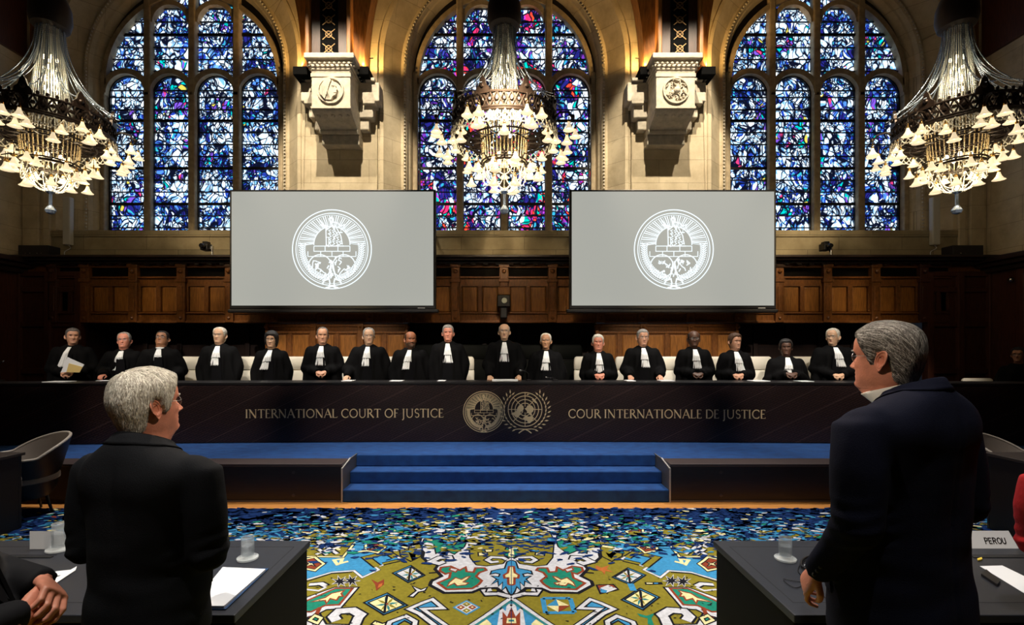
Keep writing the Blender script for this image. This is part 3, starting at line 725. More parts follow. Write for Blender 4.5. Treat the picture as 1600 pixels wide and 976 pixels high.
b = MB(); text(b, 'COUR INTERNATIONALE DE JUSTICE', bx(888), bx(1194), zb-.008, hh, bfn, .0, .006); b.build('lettering', GOLD, bench)

# ---------------------------------------------------------------- emblems
def circ(cx, cy, r, n=48, a0=0, a1=360): return [(cx+r*math.cos(math.radians(a0+(a1-a0)*k/n)), cy+r*math.sin(math.radians(a0+(a1-a0)*k/n))) for k in range(n+1)]
def seal(b, cx, cy, R, fn, d0, d1, lw=1.0, seed=5):
    S = lambda pts, w, closed=False: b.stroke([(cx+u*R, cy+v*R) for u, v in pts], w*R*lw, fn, d0, d1, closed=closed)
    rnd = random.Random(seed)
    S(circ(0,0,.985,72)[:-1], .030, True); S(circ(0,0,.90,72)[:-1], .026, True); S(circ(0,0,.855,72)[:-1], .012, True)
    # rays of the sun
    for k in range(45):
        a = math.radians(4+172*k/44)
        c, s = math.cos(a), math.sin(a)
        S([(.46*c, .11+.46*s), (.84*c*1.0, min(.84*s*.97+.03, .84))], .030 if k % 3 else .012)
    S(circ(0,.12,.45,30,-2,182), .026)
    # seated figure with torch, scales and robe
    S([(-.14,.08),(-.15,.52),(-.10,.60)], .03); S([(-.02,.62),(.03,.72),(.0,.80),(-.06,.76),(-.03,.66)], .05); S([(-.24,.62),(-.15,.56),(-.12,.50)], .07)
    S([(-.30,.72),(-.22,.62),(-.27,.60),(-.18,.58)], .05); S([(.02,.68),(.14,.66),(.22,.58),(.34,.62)], .03); S([(.24,.60),(.22,.42)], .015); S([(.30,.58),(.34,.46)], .015)
    S([(.19,.42),(.27,.42)], .03); S([(.31,.45),(.39,.43)], .03)
    for (u, v) in ((-.05,.10),(-.05,.20),(-.05,.32),(-.06,.42),(.04,.14),(.05,.26),(.04,.38),(.04,.50),(.13,.12),(.14,.24),(.13,.36),(.20,.14)):
        S([(u-.04, v-.04), (u+.03, v), (u-.02, v+.05), (u+.04, v+.07)], .022)
    S([(.10,.56),(.22,.34),(.26,.12)], .03); S([(-.14,.08),(.30,.08)], .03); S([(.02,.55),(.12,.40),(.02,.22)], .025)
    S([(-.16,.10),(-.08,.10),(-.08,.30),(-.16,.30)], .02); S([(-.14,.48),(.02,.60),(.08,.52)], .03)
    # stone courses
    S([(-.44,.08),(.44,.08)], .022); S([(-.46,-.05),(.46,-.05)], .022); S([(-.60,-.18),(.60,-.18)], .022)
    for u in (-.45,-.17,.15,.45): S([(u,.08),(u,-.05)], .022)
    for u in (-.60,-.28,.0,.28,.60): S([(u,-.05),(u,-.18)], .022)
    # two globes with coastlines
    for q in (-1, 1):
        S(circ(q*.30,-.42,.285,36)[:-1], .030, True)
        for k in range(5):
            a = rnd.random()*6.28; u, v = q*.30+.12*math.cos(a), -.42+.12*math.sin(a); pts = [(u, v)]
            for _ in range(6):
                u += rnd.uniform(-.07,.07); v += rnd.uniform(-.07,.07)
                r = math.hypot(u-q*.30, v+.42)
                if r > .27: u = q*.30+(u-q*.30)*.27/r; v = -.42+(v+.42)*.27/r
                pts.append((u, v))
            S(pts, .030)
    # laurel branches both sides and plant at the foot
    for q in (-1, 1):
        for k in range(22):
            a = math.radians(-82+k*4.2); c, s = q*math.cos(a), math.sin(a)
            for r0, dr, da in ((.74,.08,.10),(.74,-.08,.10)):
                a2 = a+da; S([(r0*c, r0*s), ((r0+dr)*q*math.cos(a2), (r0+dr)*math.sin(a2))], .030)
        S([(.74*q*math.cos(math.radians(d)), .74*math.sin(math.radians(d))) for d in range(-80, 14, 6)], .018)
        S([(q*.08,-.97),(q*.05,-.84),(q*.07,-.74),(q*.20,-.78),(q*.24,-.88)], .04)
        S([(q*.02,-.30),(q*.05,-.50),(q*.10,-.72)], .03)
    for k in range(16):
        u = rnd.uniform(-.13,.13); v = rnd.uniform(-.74,-.25)
        S([(u, v), (u+rnd.uniform(-.05,.05), v+.08)], .035)
    S([(-.16,-.96),(0,-.92),(.16,-.96)], .04)
def un(b, cx, cy, R, fn, d0, d1):     # world map ring between olive branches
    S = lambda pts, w, closed=False, w2=None: b.stroke([(cx+u*R, cy+v*R) for u, v in pts], w*R, fn, d0, d1, closed=closed, w2=None if w2 is None else w2*R)
    P = lambda pts: b.prism([(cx+u*R, cy+v*R) for u, v in pts], fn, d0, d1*1.1)
    oy = .14
    for r in (.80,.64,.47,.30): S(circ(0,oy,r,56)[:-1], .038, True)
    for k in range(4):
        a = PI*k/4; c, s = math.cos(a), math.sin(a)
        S([(-.80*c, oy-.80*s), (-.14*c, oy-.14*s)], .03); S([(.14*c, oy+.14*s), (.80*c, oy+.80*s)], .03)
    P([(-.02,.18),(.06,.22),(.10,.32),(.22,.36),(.34,.30),(.42,.18),(.38,.04),(.30,-.02),(.34,-.14),(.26,-.14),(.16,-.02),(.08,-.04),(.04,-.10),(.10,.04),(.04,.12)])
    P([(-.36,.22),(-.28,.34),(-.16,.36),(-.08,.30),(-.06,.18),(-.12,.04),(-.20,.04),(-.24,-.10),(-.34,-.22),(-.46,-.22),(-.52,-.14),(-.66,-.08),(-.62,-.02),(-.48,.02),(-.40,.10)])
    P([(-.10,-.26),(.06,-.16),(.18,-.20),(.34,-.16),(.40,-.26),(.34,-.40),(.24,-.50),(.16,-.52),(.10,-.40),(-.04,-.36)])
    P([(.36,.66),(.44,.58),(.52,.50),(.54,.42),(.46,.46),(.38,.56),(.32,.60)]); P([(.08,.86),(.18,.88),(.18,.84),(.08,.82)])
    for q in (-1, 1):
        for k in range(11):
            a = math.radians(-66+k*11.5); r = .97
            bx_, by_ = q*r*math.cos(a)*1.05, oy-.02+r*math.sin(a)*.98
            for side in (-1, 1):
                aa = a+math.radians(62)-side*math.radians(24)
                L = .22; tx, ty = math.cos(aa), math.sin(aa)
                u0, v0 = bx_+q*side*.045*math.cos(a), by_+side*.045*math.sin(a)
                P([(u0, v0), (u0+q*(tx*L*.5-ty*.035), v0+ty*L*.5+tx*.035), (u0+q*tx*L, v0+ty*L), (u0+q*(tx*L*.5+ty*.035), v0+ty*L*.5-tx*.035)])
        S([(q*.30,-.98),(q*.14,-.86),(0,-.80),(-q*.30,-.78),(-q*.46,-.80)], .05, w2=.03)
b = MB(); seal(b, bx(756), HC-(643-545)*7.24/F, 32.5*7.24/F, bfn, 0, .005, 1.0); b.build('court_emblem', GOLD, bench)
b = MB(); un(b, bx(820.5), HC-(644-545)*7.24/F, 33*7.24/F, bfn, 0, .005); b.build('world_emblem', GOLD, bench)

# ---------------------------------------------------------------- projection screens
SCR = mat('screen_cloth', (.02,.02,.02), .8, emit=(.40,.405,.365), es=1.0); emis = mat('projected_line', (.02,.02,.02), .8, emit=(.85,.95,1.0), es=1.15)
for i, (pa, pb) in enumerate(((359.5, 680), (890.5, 1212))):
    D = 9.2; x0 = (pa-788)*D/F; x1 = (pb-788)*D/F; z1 = HC+(545-297)*D/F; z0 = HC+(545-480)*D/F
    r = thing('projection_screen', '%s large hanging projection screen showing a white court seal' % ('left', 'right')[i], 'screen', ((x0+x1)/2, D, (z0+z1)/2))
    w = (x1-x0)/2; h = (z1-z0)/2
    MB().bbox(-w-.01, w+.01, .0, .09, -h-.03, h+.01, .01).build('frame', BLACK, r)
    MB().box(-w+.035, w-.035, -.012, .0, -h+.035, h-.03).build('picture', SCR, r)
    b = MB(); cxp = (519, 1052.5)[i]; cyp = (389.5)
    seal(b, (cxp-788)*D/F-(x0+x1)/2, HC-(cyp-545)*D/F-(z0+z1)/2, 62.5*D/F, lambda u, v, d: Vector((u, -.012-d, v)), 0, .002, .88, 7+i)
    b.build('projected_seal', emis, r)
    b = MB(); b.bbox(-w-.06, w+.06, .01, .13, -h-.10, -h-.03, .02); b.build('weight_bar', BLACK, r)
    MB().box(w*.83, w*.90, -.004, .0, -h-.02, -h-.005).build('badge', mat('badge_silver', (.6,.6,.6), .4), r)
    for s in (-1, 1): MB().box(s*w*.8-.02, s*w*.8+.02, .06, .56, h-.12, h-.05).build('wall_bracket', BLACK, r)
# ================================================================ people
HT = [ # z, front, back, half width   (chin at 0, crown at .235)
(-.20,.075,.105,.150),(-.165,.060,.095,.095),(-.13,.052,.085,.068),(-.09,.050,.078,.061),(-.05,.053,.073,.057),(-.02,.064,.073,.056),(-.004,.080,.074,.052),
(.010,.091,.075,.051),(.025,.092,.077,.055),(.045,.092,.081,.061),(.065,.091,.087,.067),(.085,.090,.093,.072),(.105,.089,.098,.0745),(.120,.088,.101,.0755),
(.135,.092,.103,.0765),(.150,.094,.1035,.077),(.165,.093,.103,.0765),(.180,.089,.100,.0745),(.195,.082,.094,.069),(.208,.071,.083,.061),(.219,.056,.068,.049),(.227,.040,.050,.036),(.233,.020,.027,.018),(.235,.002,.003,.002)]
def hrow(z):
    if z <= HT[0][0]: return HT[0][1:]
    for i in range(len(HT)-1):
        if z <= HT[i+1][0]:
            a, c = HT[i], HT[i+1]; t = (z-a[0])/(c[0]-a[0]); p = HT[max(0, i-1)]; q = HT[min(len(HT)-1, i+2)]
            o = []
            for k in (1, 2, 3):
                m0 = (c[k]-p[k])/(c[0]-p[0])*(c[0]-a[0]); m1 = (q[k]-a[k])/(q[0]-a[0])*(c[0]-a[0])
                o.append((2*t**3-3*t*t+1)*a[k]+(t**3-2*t*t+t)*m0+(-2*t**3+3*t*t)*c[k]+(t**3-t*t)*m1)
            return o
    return HT[-1][1:]
G = lambda d, s: math.exp(-(d/s)**2)
NZ = [(.130,0),(.118,.003),(.108,.008),(.098,.014),(.088,.021),(.082,.0245),(.077,.0225),(.072,.013),(.067,.003),(.062,0)]
def nosez(z):
    for (z0, h0), (z1, h1) in zip(NZ, NZ[1:]):
        if z1 <= z <= z0: return h0+(h1-h0)*(z0-z)/(z0-z1)
    return 0
def head_point(th, z, P):
    f, b, w = hrow(z); s, c = math.sin(th), math.cos(th)
    w *= P.get('wide', 1)
    fat = P.get('fat', 0)
    w += fat*(.016*G(z-.03, .045)+.014*G(z+.06, .06)); f += fat*.014*G(z+.03, .03)
    if z < 0: b += fat*.008
    ex = .86 if z > 0 else 1
    x = w*math.copysign(abs(s)**ex, s); y = -(f*math.copysign(abs(c)**.92, c)) if c > 0 else b*abs(c)**.95
    if c > 0 and z > -.02:
        ax = abs(x); ns = P.get('nose', 1); d = 0
        d += ns*nosez(z)*G(x, .0065+.0055*max(0, min(1, (.125-z)/.045)))
        d += .0065*ns*G(ax-.0125, .0055)*G(z-.0755, .0055)
        d += .0045*G(z-.138, .008)*G(ax-.026, .018)
        d -= .0135*G(z-.119, .010)*G(ax-.030, .013)
        d -= .0030*G(z-.105, .006)*G(ax-.030, .014)
        d += .0045*G(z-.088, .016)*G(ax-.040, .016)
        d += .0050*G(z-.0565, .0048)*G(x, .019)-.0045*G(z-.0500, .0024)*G(x, .022)+.0052*G(z-.0435, .0050)*G(x, .016)
        d -= .0035*G(z-.033, .006)*G(x, .02); d += .0075*G(z-.016, .013)*G(x, .019)
        d -= .0025*G(ax-.026-.35*(.075-z), .004)*G(z-.066, .016)
        d -= .0012*G(z-.165, .0022)*G(x, .035)*P.get('age', 1)+.0012*G(z-.156, .0022)*G(x, .035)*P.get('age', 1)
        y -= d
    return Vector((x, y, z))
def head_xf(P, H):
    "turns the head on the neck; chest stays"
    S = P.get('scale', 1.04); yaw = P.get('yaw', 0); pit = P.get('pitch', 0); roll = P.get('roll', 0)
    base = H-.235*S
    def fn(p):
        k = min(1, max(0, (p.z+.13)/.12)); k = k*k*(3-2*k)
        q = Vector(p)*S; piv = Vector((0, .012, -.01))*S
        R = Matrix.Rotation(yaw*k, 3, 'Z') @ Matrix.Rotation(pit*k, 3, 'X') @ Matrix.Rotation(roll*k, 3, 'Y')
        q = piv+R @ (q-piv)
        return q+Vector((0, P.get('fwd', 0)*-1*(k if P.get('drop') else 1), base-P.get('drop', 0)*k))
    return fn
def ear(b, side, xf, P, seg=22, mi=0):
    w = hrow(.10)[2]*P.get('wide', 1)+P.get('fat', 0)*.002
    rings = []
    for r, x in ((.70,-.006),(.90,-.002),(1.0,.004),(1.0,.009),(.92,.0125),(.82,.0105),(.74,.0070),(.64,.0078),(.52,.0050),(.36,-.001),(.18,-.004),(.02,-.005)):
        row = []
        for k in range(seg):
            a = 2*PI*k/seg; ca, sa = math.cos(a), math.sin(a)
            ek = P.get('eary', 1); oy = .0185*ca*(1+.10*sa)*ek; oz = .034*sa*ek
            if sa < -.3: oy *= .72
            fl = x+(.010 if ca > 0 else -.002)*abs(ca)*r
            if r < .7 and sa < -.55: fl += .004
            y = .014+oy*r-.005*(-sa*r); z = .1+oz*r
            row.append(xf(Vector((side*(w-.0025+fl+.006*max(0, oy*r/.018)), y+.004*sa*r, z))))
        rings.append(row)
    b.loft(rings, mi, cap=False)
def hairmask(th, z, P):
    st = P.get('hair', 'full'); a = abs(math.degrees(th)); a = min(a, 360-a) if a > 180 else a
    def pl(tab):
        for (a0, z0), (a1, z1) in zip(tab, tab[1:]):
            if a0 <= a <= a1: return z0+(z1-z0)*(a-a0)/(a1-a0)
        return tab[-1][1]
    full = [(0,.186),(30,.190),(48,.176),(60,.150),(70,.118),(78,.086),(84,.088),(90,.133),(100,.133),(112,.085),(122,.030),(150,.004),(180,.0)]
    rec = [(0,.212),(20,.220),(36,.222),(55,.190),(66,.145),(76,.092),(84,.092),(90,.133),(100,.133),(112,.085),(122,.035),(150,.012),(180,.01)]
    bald = [(0,.40),(62,.40),(66,.20),(72,.135),(78,.095),(84,.095),(90,.133),(100,.133),(112,.085),(122,.035),(150,.012),(180,.01)]
    long_ = [(0,.178),(34,.172),(50,.14),(62,.10),(74,.045),(90,.03),(120,.0),(180,-.01)]
    tab = {'full': full, 'receding': rec, 'bald': bald, 'long': long_}[st]
    zl = pl(tab)
    m = (z-zl)/.014
    if st == 'bald': 
        m = min(m, (.200-z)/.02)
    return max(0, min(1, m))
def hair_shell(P, xf, cols=64, rows=60, amp=.002):
    b = MB(); th = P.get('thick', .010); zs = [(-.02+.2555*(k/rows)**.92) for k in range(rows+1)]
    C = Vector((0, .005, .115)); vs = []; ms = []
    for z in zs:
        z = min(z, .2349)
        for c in range(cols):
            t = 2*PI*c/cols; p = head_point(t, z, P); m = hairmask(t, z, P)
            if abs(p.x) > 0 and z > .0: pass
            n = (p-C); n = n.normalized()
            nz = noise.noise(Vector((p.x*55, p.y*22, p.z*22)))*amp+noise.noise(p*14+Vector((P.get('seed', 1)*3.1, 0, 0)))*amp*1.6
            if P.get('curly'): nz += noise.noise(p*70)*.006
            back = max(0, -math.cos(t)); top = max(0, (z-.15)/.085)
            thk = th*(1+P.get('backvol', .3)*back*G(z-.12, .07)+P.get('topvol', .2)*top)
            if P.get('cut') and z < P['cut']: m *= max(0, 1-(P['cut']-z)/.01)
            mm = m**.6
            vs.append(p+n*(-.004+mm*(thk+.004)+nz*mm)); ms.append(m)
    fs = []
    for i in range(rows):
        for c in range(cols):
            q = (i*cols+c, i*cols+(c+1)%cols, (i+1)*cols+(c+1)%cols, (i+1)*cols+c)
            if max(ms[j] for j in q) > .01: fs.append(q)
    used = sorted({i for f in fs for i in f}); idx = {v: k for k, v in enumerate(used)}
    b.add([xf(vs[i]) for i in used], [[idx[i] for i in f] for f in fs])
    return b
HANDS = {}
def hand_mesh(curl, voxel, thumb=.5):
    key = (curl, voxel, thumb)
    if key in HANDS: return HANDS[key]
    b = MB()
    rows = []
    for x, w, t in ((-.05,.024,.020),(-.02,.026,.019),(.0,.028,.017),(.03,.038,.0155),(.06,.042,.014),(.082,.041,.012),(.092,.036,.010)):
        rows.append([(x, w*math.copysign(abs(math.cos(a))**.7, math.cos(a)), t*math.copysign(abs(math.sin(a))**.8, math.sin(a))-.05*max(0,x-.05)*curl) for a in [2*PI*k/16 for k in range(16)]])
    b.loft(rows)
    for i, (y, L) in enumerate(((.031,.92),(.0105,1.0),(-.0105,.94),(-.0305,.76))):
        p = Vector((.078, y, -.002)); ang = curl*.55+.08*i*curl; pts = [p+Vector((-.03,0,0)), p]; d = y*.12/.03
        for seg in (.046, .028, .024):
            v = Vector((math.cos(ang), d*(1-curl)*.6, -math.sin(ang))).normalized(); p = p+v*seg*L; pts.append(p); ang += curl*1.05
        fine = [pts[0]]
        for u, v in zip(pts, pts[1:]): fine += [u.lerp(v, .5), v]
        n = len(fine); b.tube(fine, [.0098-.0026*k/(n-1) for k in range(n)], 10); b.ball(fine[-1], .0078, 10, 6)
        for q in pts[1:4]: b.ball(q, .0100 if q is pts[1] else .0088, 10, 6)
    p = Vector((.012, .024, -.006)); pts = [Vector((.0,.012,-.004)), p]
    for seg, (dx, dy, dz) in ((.040, (.62, .70, -.35)), (.030, (.90, .28-.5*thumb, -.45*thumb-.1)), (.025, (.95, .05-.8*thumb, -.35*thumb-.1))):
        p = p+Vector((dx, dy, dz)).normalized()*seg; pts.append(p)
    fine = [pts[0]]
    for u, v in zip(pts, pts[1:]): fine += [u.lerp(v, .5), v]
    n = len(fine); b.tube(fine, [.0145-.0052*k/(n-1) for k in range(n)], 10); b.ball(fine[-1], .0093, 10, 6)
    me = remesh(b, voxel, 2)
    vs = [v.co.copy() for v in me.vertices]; fs = [list(p.vertices) for p in me.polygons]
    bpy.data.meshes.remove(me); HANDS[key] = (vs, fs); return HANDS[key]
def add_hand(b, side, wrist, direc, up, curl=.6, voxel=.006, mi=0, scale=1.0, thumb=.5):
    "fingers point along direc, back of the hand faces up; side -1 = thumb on the other side"
    vs, fs = hand_mesh(curl, voxel, thumb)
    x = Vector(direc).normalized(); z = Vector(up); z = (z-x*z.dot(x)).normalized(); y = z.cross(x)
    out = [Vector(wrist)+(x*v.x+y*v.y*side+z*v.z)*scale for v in vs]
    b.add(out, fs if side > 0 else [f[::-1] for f in fs], mi)
def person_body(P, H, xf, skinm, arms, parent, cols=40, rows=54, voxel=.006, legs=True):
    "one mesh: head, neck, trunk, arms, hands, legs"
    b = MB(); S = P.get('scale', 1.04); base = H-.235*S
    dn = rows/50
    zs = [-.20+.18*k/round(12*dn) for k in range(round(12*dn))]+[-.02+.18*k/round(42*dn) for k in range(round(42*dn))]+[.16+.059*k/round(8*dn) for k in range(round(8*dn))]
    zs = zs+[.219,.224,.228,.231,.2335,.235]
    TH = [2*PI*c/cols-.60*math.sin(2*PI*c/cols) for c in range(cols)]      # closer columns over the face
    rings = [[xf(head_point(t, z, P)) for t in TH] for z in zs]
    trunk = []
    sh = base-.20*S
    for z, w, f, k in ((.80,.13,.085,.09),(.92,.15,.09,.095),(1.02,.135,.09,.09),(1.15,.14,.095,.10),(1.30,.155,.10,.11),(1.40,.15,.085,.11)):
        zz = z/1.42*sh*.99
        trunk.append([Vector((w*math.sin(2*PI*c/cols), -(f if math.cos(2*PI*c/cols) > 0 else k)*math.cos(2*PI*c/cols), zz)) for c in range(cols)])
    b.loft(trunk+rings)
    # lips
    n = len(b.m)
    for i, f in enumerate(b.f):
        c = sum((Vector(b.v[j]) for j in f), Vector())/len(f)
    off = len(trunk)
    for i in range(len(zs)-1):
        z = (zs[i]+zs[i+1])/2
        for c in range(cols):
            th = (TH[c]+(TH[c+1] if c+1 < cols else 2*PI))/2; p = head_point(th, z, P)
            up = .0585-abs(p.x)*.28; lo = .0400+abs(p.x)**2*16
            if p.y < 0 and abs(p.x) < .0235 and lo < z < up: b.m[(off+i)*cols+c] = 1
    for s in (-1, 1): ear(b, s, xf, P)
    for s in (-1, 1):
        cth = math.asin(min(1, (.030/(hrow(.118)[2]*P.get('wide', 1)))**(1/.86)))
        q = head_point(cth*s, .1185, P); c = Vector((.030*s, q.y+.0055, .1185))
        m = MB().ball((0,0,0), .0118, 12, 8, sz=.50)
        b.add([xf(c+Vector(v)) for v in m.v], m.f, 2)
        m = MB().ball((0,0,0), .0072, 10, 6, sz=.72); b.add([xf(c+Vector((0,-.0085,0))+Vector(v)*.8) for v in m.v], m.f, 3)
    if legs:
        for s in (-1, 1):
            b.tube([(s*.08,0,.84/1.42*sh), (s*.09,-.005,.5), (s*.095,.01,.09)], [.075,.052,.036], 10)
            b.tube([(s*.095,.03,.04),(s*.10,-.10,.035)], [.035,.03], 8)
    for A in arms:
        s = A['side']; b.tube([A['sh'], A['el'], A['wr']], [.045,.038,.026], 10)
        if A.get('hand', True):
            add_hand(b, A.get('hs', s), A['wr'], A['dir'], A.get('up', (0,0,1)), A.get('curl', .6), voxel, 0, A.get('sc', 1), A.get('thumb', .5))
    return b.build('body', [skinm, LIPD if skinm == SK4 else LIPM if skinm in (SK5, SK7, SK3) else LIP, EYEW, IRIS], parent, smooth=True)
def glasses(P, xf, parent, m=None, r=.020, rim=.0011, lens=True, dark=False):
    m = m or WIRE; b = MB(); yf = head_point(0.25, .118, P).y-.012
    for s in (-1, 1):
        c = Vector((.031*s, yf, .116))
        b.tube([xf(c+Vector((r*1.12*math.cos(2*PI*k/20), .0, r*.85*math.sin(2*PI*k/20)))) for k in range(20)], rim, 6, closed=True)
        w = hrow(.118)[2]*P.get('wide', 1)
        b.tube([xf(Vector((s*(.031+r*1.1), yf, .120))), xf(Vector((s*(w-.002), yf+.022, .121))), xf(Vector((s*(w+.004), .0, .121))), xf(Vector((s*(w+.006), .018, .112)))], rim*.9, 6)
    b.tube([xf(Vector((-.0105, yf-.001, .120))), xf(Vector((0, yf-.003, .123))), xf(Vector((.0105, yf-.001, .120)))], rim, 6)
    g = b.build('glasses', m, parent, smooth=True)
    if lens:
        l = MB()
        for s in (-1, 1):
            pts = [xf(Vector((.031*s+r*1.08*math.cos(2*PI*k/20), yf, .116+r*.82*math.sin(2*PI*k/20)))) for k in range(20)]
            l.add(pts+[p+Vector((0,.001,0)) for p in pts], [list(range(20)), [39-k for k in range(20)]]+[(k,(k+1)%20,20+(k+1)%20,20+k) for k in range(20)])
        l.build('lens', DARKGL if dark else LENS, g)
    return g
def brows(P, xf, hm, parent):
    b = MB()
    for s in (-1, 1):
        pts = []
        for x, z in ((.014,.1365),(.026,.1405),(.038,.139),(.045,.134)):
            cth = math.asin(min(1, (x/(hrow(z)[2]*P.get('wide', 1)))**(1/.86))); q = head_point(cth*s, z, P)
            pts.append(xf(Vector((x*s, q.y-.0012, z))))
        b.tube(pts, [.0030,.0042,.0034,.0012], 6)
        b.build('eyebrow', hm, parent, smooth=True); b = MB()
def garment_rings(prof, cols=40, sq=.80, twist=0):
    rows = []
    for z, w, f, k, yo in prof:
        row = []
        for c in range(cols):
            t = 2*PI*c/cols; s, cc = math.sin(t), math.cos(t)
            row.append((w*math.copysign(abs(s)**sq, s), yo-(f if cc > 0 else k)*math.copysign(abs(cc)**sq, cc), z))
        rows.append(row)
    return rows

# ---------------------------------------------------------------- the judges
ROBES = {}
def robe_mesh(H, width, arms, key, folds=1):
    if key in ROBES: return ROBES[key]
    b = MB(); w = width
    prof = [(.06,.34*w,.19,.20,0),(.5,.325*w,.175,.19,0),(.9,.305*w,.165,.175,0),(H-.62,.285*w,.16,.165,0),(H-.50,.265*w,.16,.16,0),(H-.42,.250*w,.155,.155,.0),(H-.365,.215*w,.140,.145,.01),(H-.325,.165*w,.115,.125,.015),(H-.285,.115,.085,.105,.02),(H-.262,.080,.070,.090,.02)]
    b.loft(garment_rings(prof))
    for A in arms:
        sh, el, wr = Vector(A['sh']), Vector(A['el']), Vector(A['wr'])
        fine = [sh, sh.lerp(el, .5), el, el.lerp(wr, .5), wr]
        b.tube(fine, [.085, .095, .100, .085, .062], 14); b.ball(sh, .082, 14, 8); b.ball(el, .098, 14, 8)
    me = remesh(b, .017, 5)
    rnd = noise
    for v in me.vertices:
        c = v.co; a = math.atan2(c.y, c.x)
        k = max(0, min(1, (H-.36-c.z)/.25))
        d = .014*k*math.sin(a*11+3*noise.noise(c*2.5)+c.z*1.2)*folds+.012*noise.noise(Vector((c.x*14, c.y*14, c.z*3.5)))*min(1, k+.2)
        r = Vector((c.x, c.y, 0)); r = r.normalized() if r.length > .01 else Vector()
        v.co = c+r*d
    for p in me.polygons: p.use_smooth = True
    ROBES[key] = me; me.name = 'robe'; me.materials.append(ROBE); return me
def jabot(P, H, lean, parent, long=.30, band=False):
    "collar and two pleated falls of lace lying on the chest"
    b = MB(); fwd = P.get('fwd', 0)
    xf = head_xf(P, H); S = P.get('scale', 1.04)
    rows = []
    for z, g in ((-.085,.010),(-.060,.0095),(-.038,.008)):
        row = []
        for c in range(32):
            p = head_point(2*PI*c/32, z, P); n = Vector((p.x, p.y, 0)).normalized(); row.append(xf(p+n*g))
        rows.append(row)
    b.loft(rows, cap=False)
    zt = H-.235*S-.048*S; cols = 22; yneck = -.062*S
    def fall(z0, z1, w0, w1, out, amp, nple, dx0, dx1):
        n = 14; fr = []; bk = []
        for i in range(n+1):
            t = i/n; z = z0+(z1-z0)*t; w = w0+(w1-w0)*t; 
            zz = H-z; chest = -.070-.105*min(1, max(0, (zz-.27)/.14))   # front of the robe
            chest = min(chest, -.078) 
            rf = []; rb = []
            for c in range(cols+1):
                u = c/cols*2-1; pl = math.sin(u*nple*PI)*amp*(.3+.7*t)
                x = u*w/2+dx0+(dx1-dx0)*t; y = chest-out-pl-fwd*max(0, 1-(zt-z)/.2)+.02*u*u*(w/.14)
                zf = z-(.006*math.cos(u*nple*PI)*t if i == n else 0)
                rf.append(Vector((x, y, zf))); rb.append(Vector((x, y+.008, zf)))
            fr.append(rf); bk.append(rb)
        vs = [v for r in fr for v in r]+[v for r in bk for v in r]; m = cols+1; o = (n+1)*m; fs = []
        for i in range(n):
            for c in range(cols):
                a = i*m+c; fs.append((a, a+1, a+m+1, a+m)); fs.append((o+a, o+a+m, o+a+m+1, o+a+1))
        for i in range(n):
            for a in (i*m, i*m+cols): fs.append((a, a+m, o+a+m, o+a))
        for c in range(cols): fs.append((n*m+c, n*m+c+1, o+n*m+c+1, o+n*m+c)); fs.append((c, c+1, o+c+1, o+c))
        b.add(vs, fs)
    if band:
        fall(zt, zt-long*1.1, .050, .105, .012, .0025, 3, 0, lean)
    else:
        fall(zt, zt-long*1.05, .056, .165, .012, .0055, 5, 0, lean)
        fall(zt+.004, zt-long*.62, .062, .130, .024, .006, 4, 0, lean*.62)
    return b.build('jabot', LACE, parent, smooth=True)
JD = 8.12; JS = F/JD
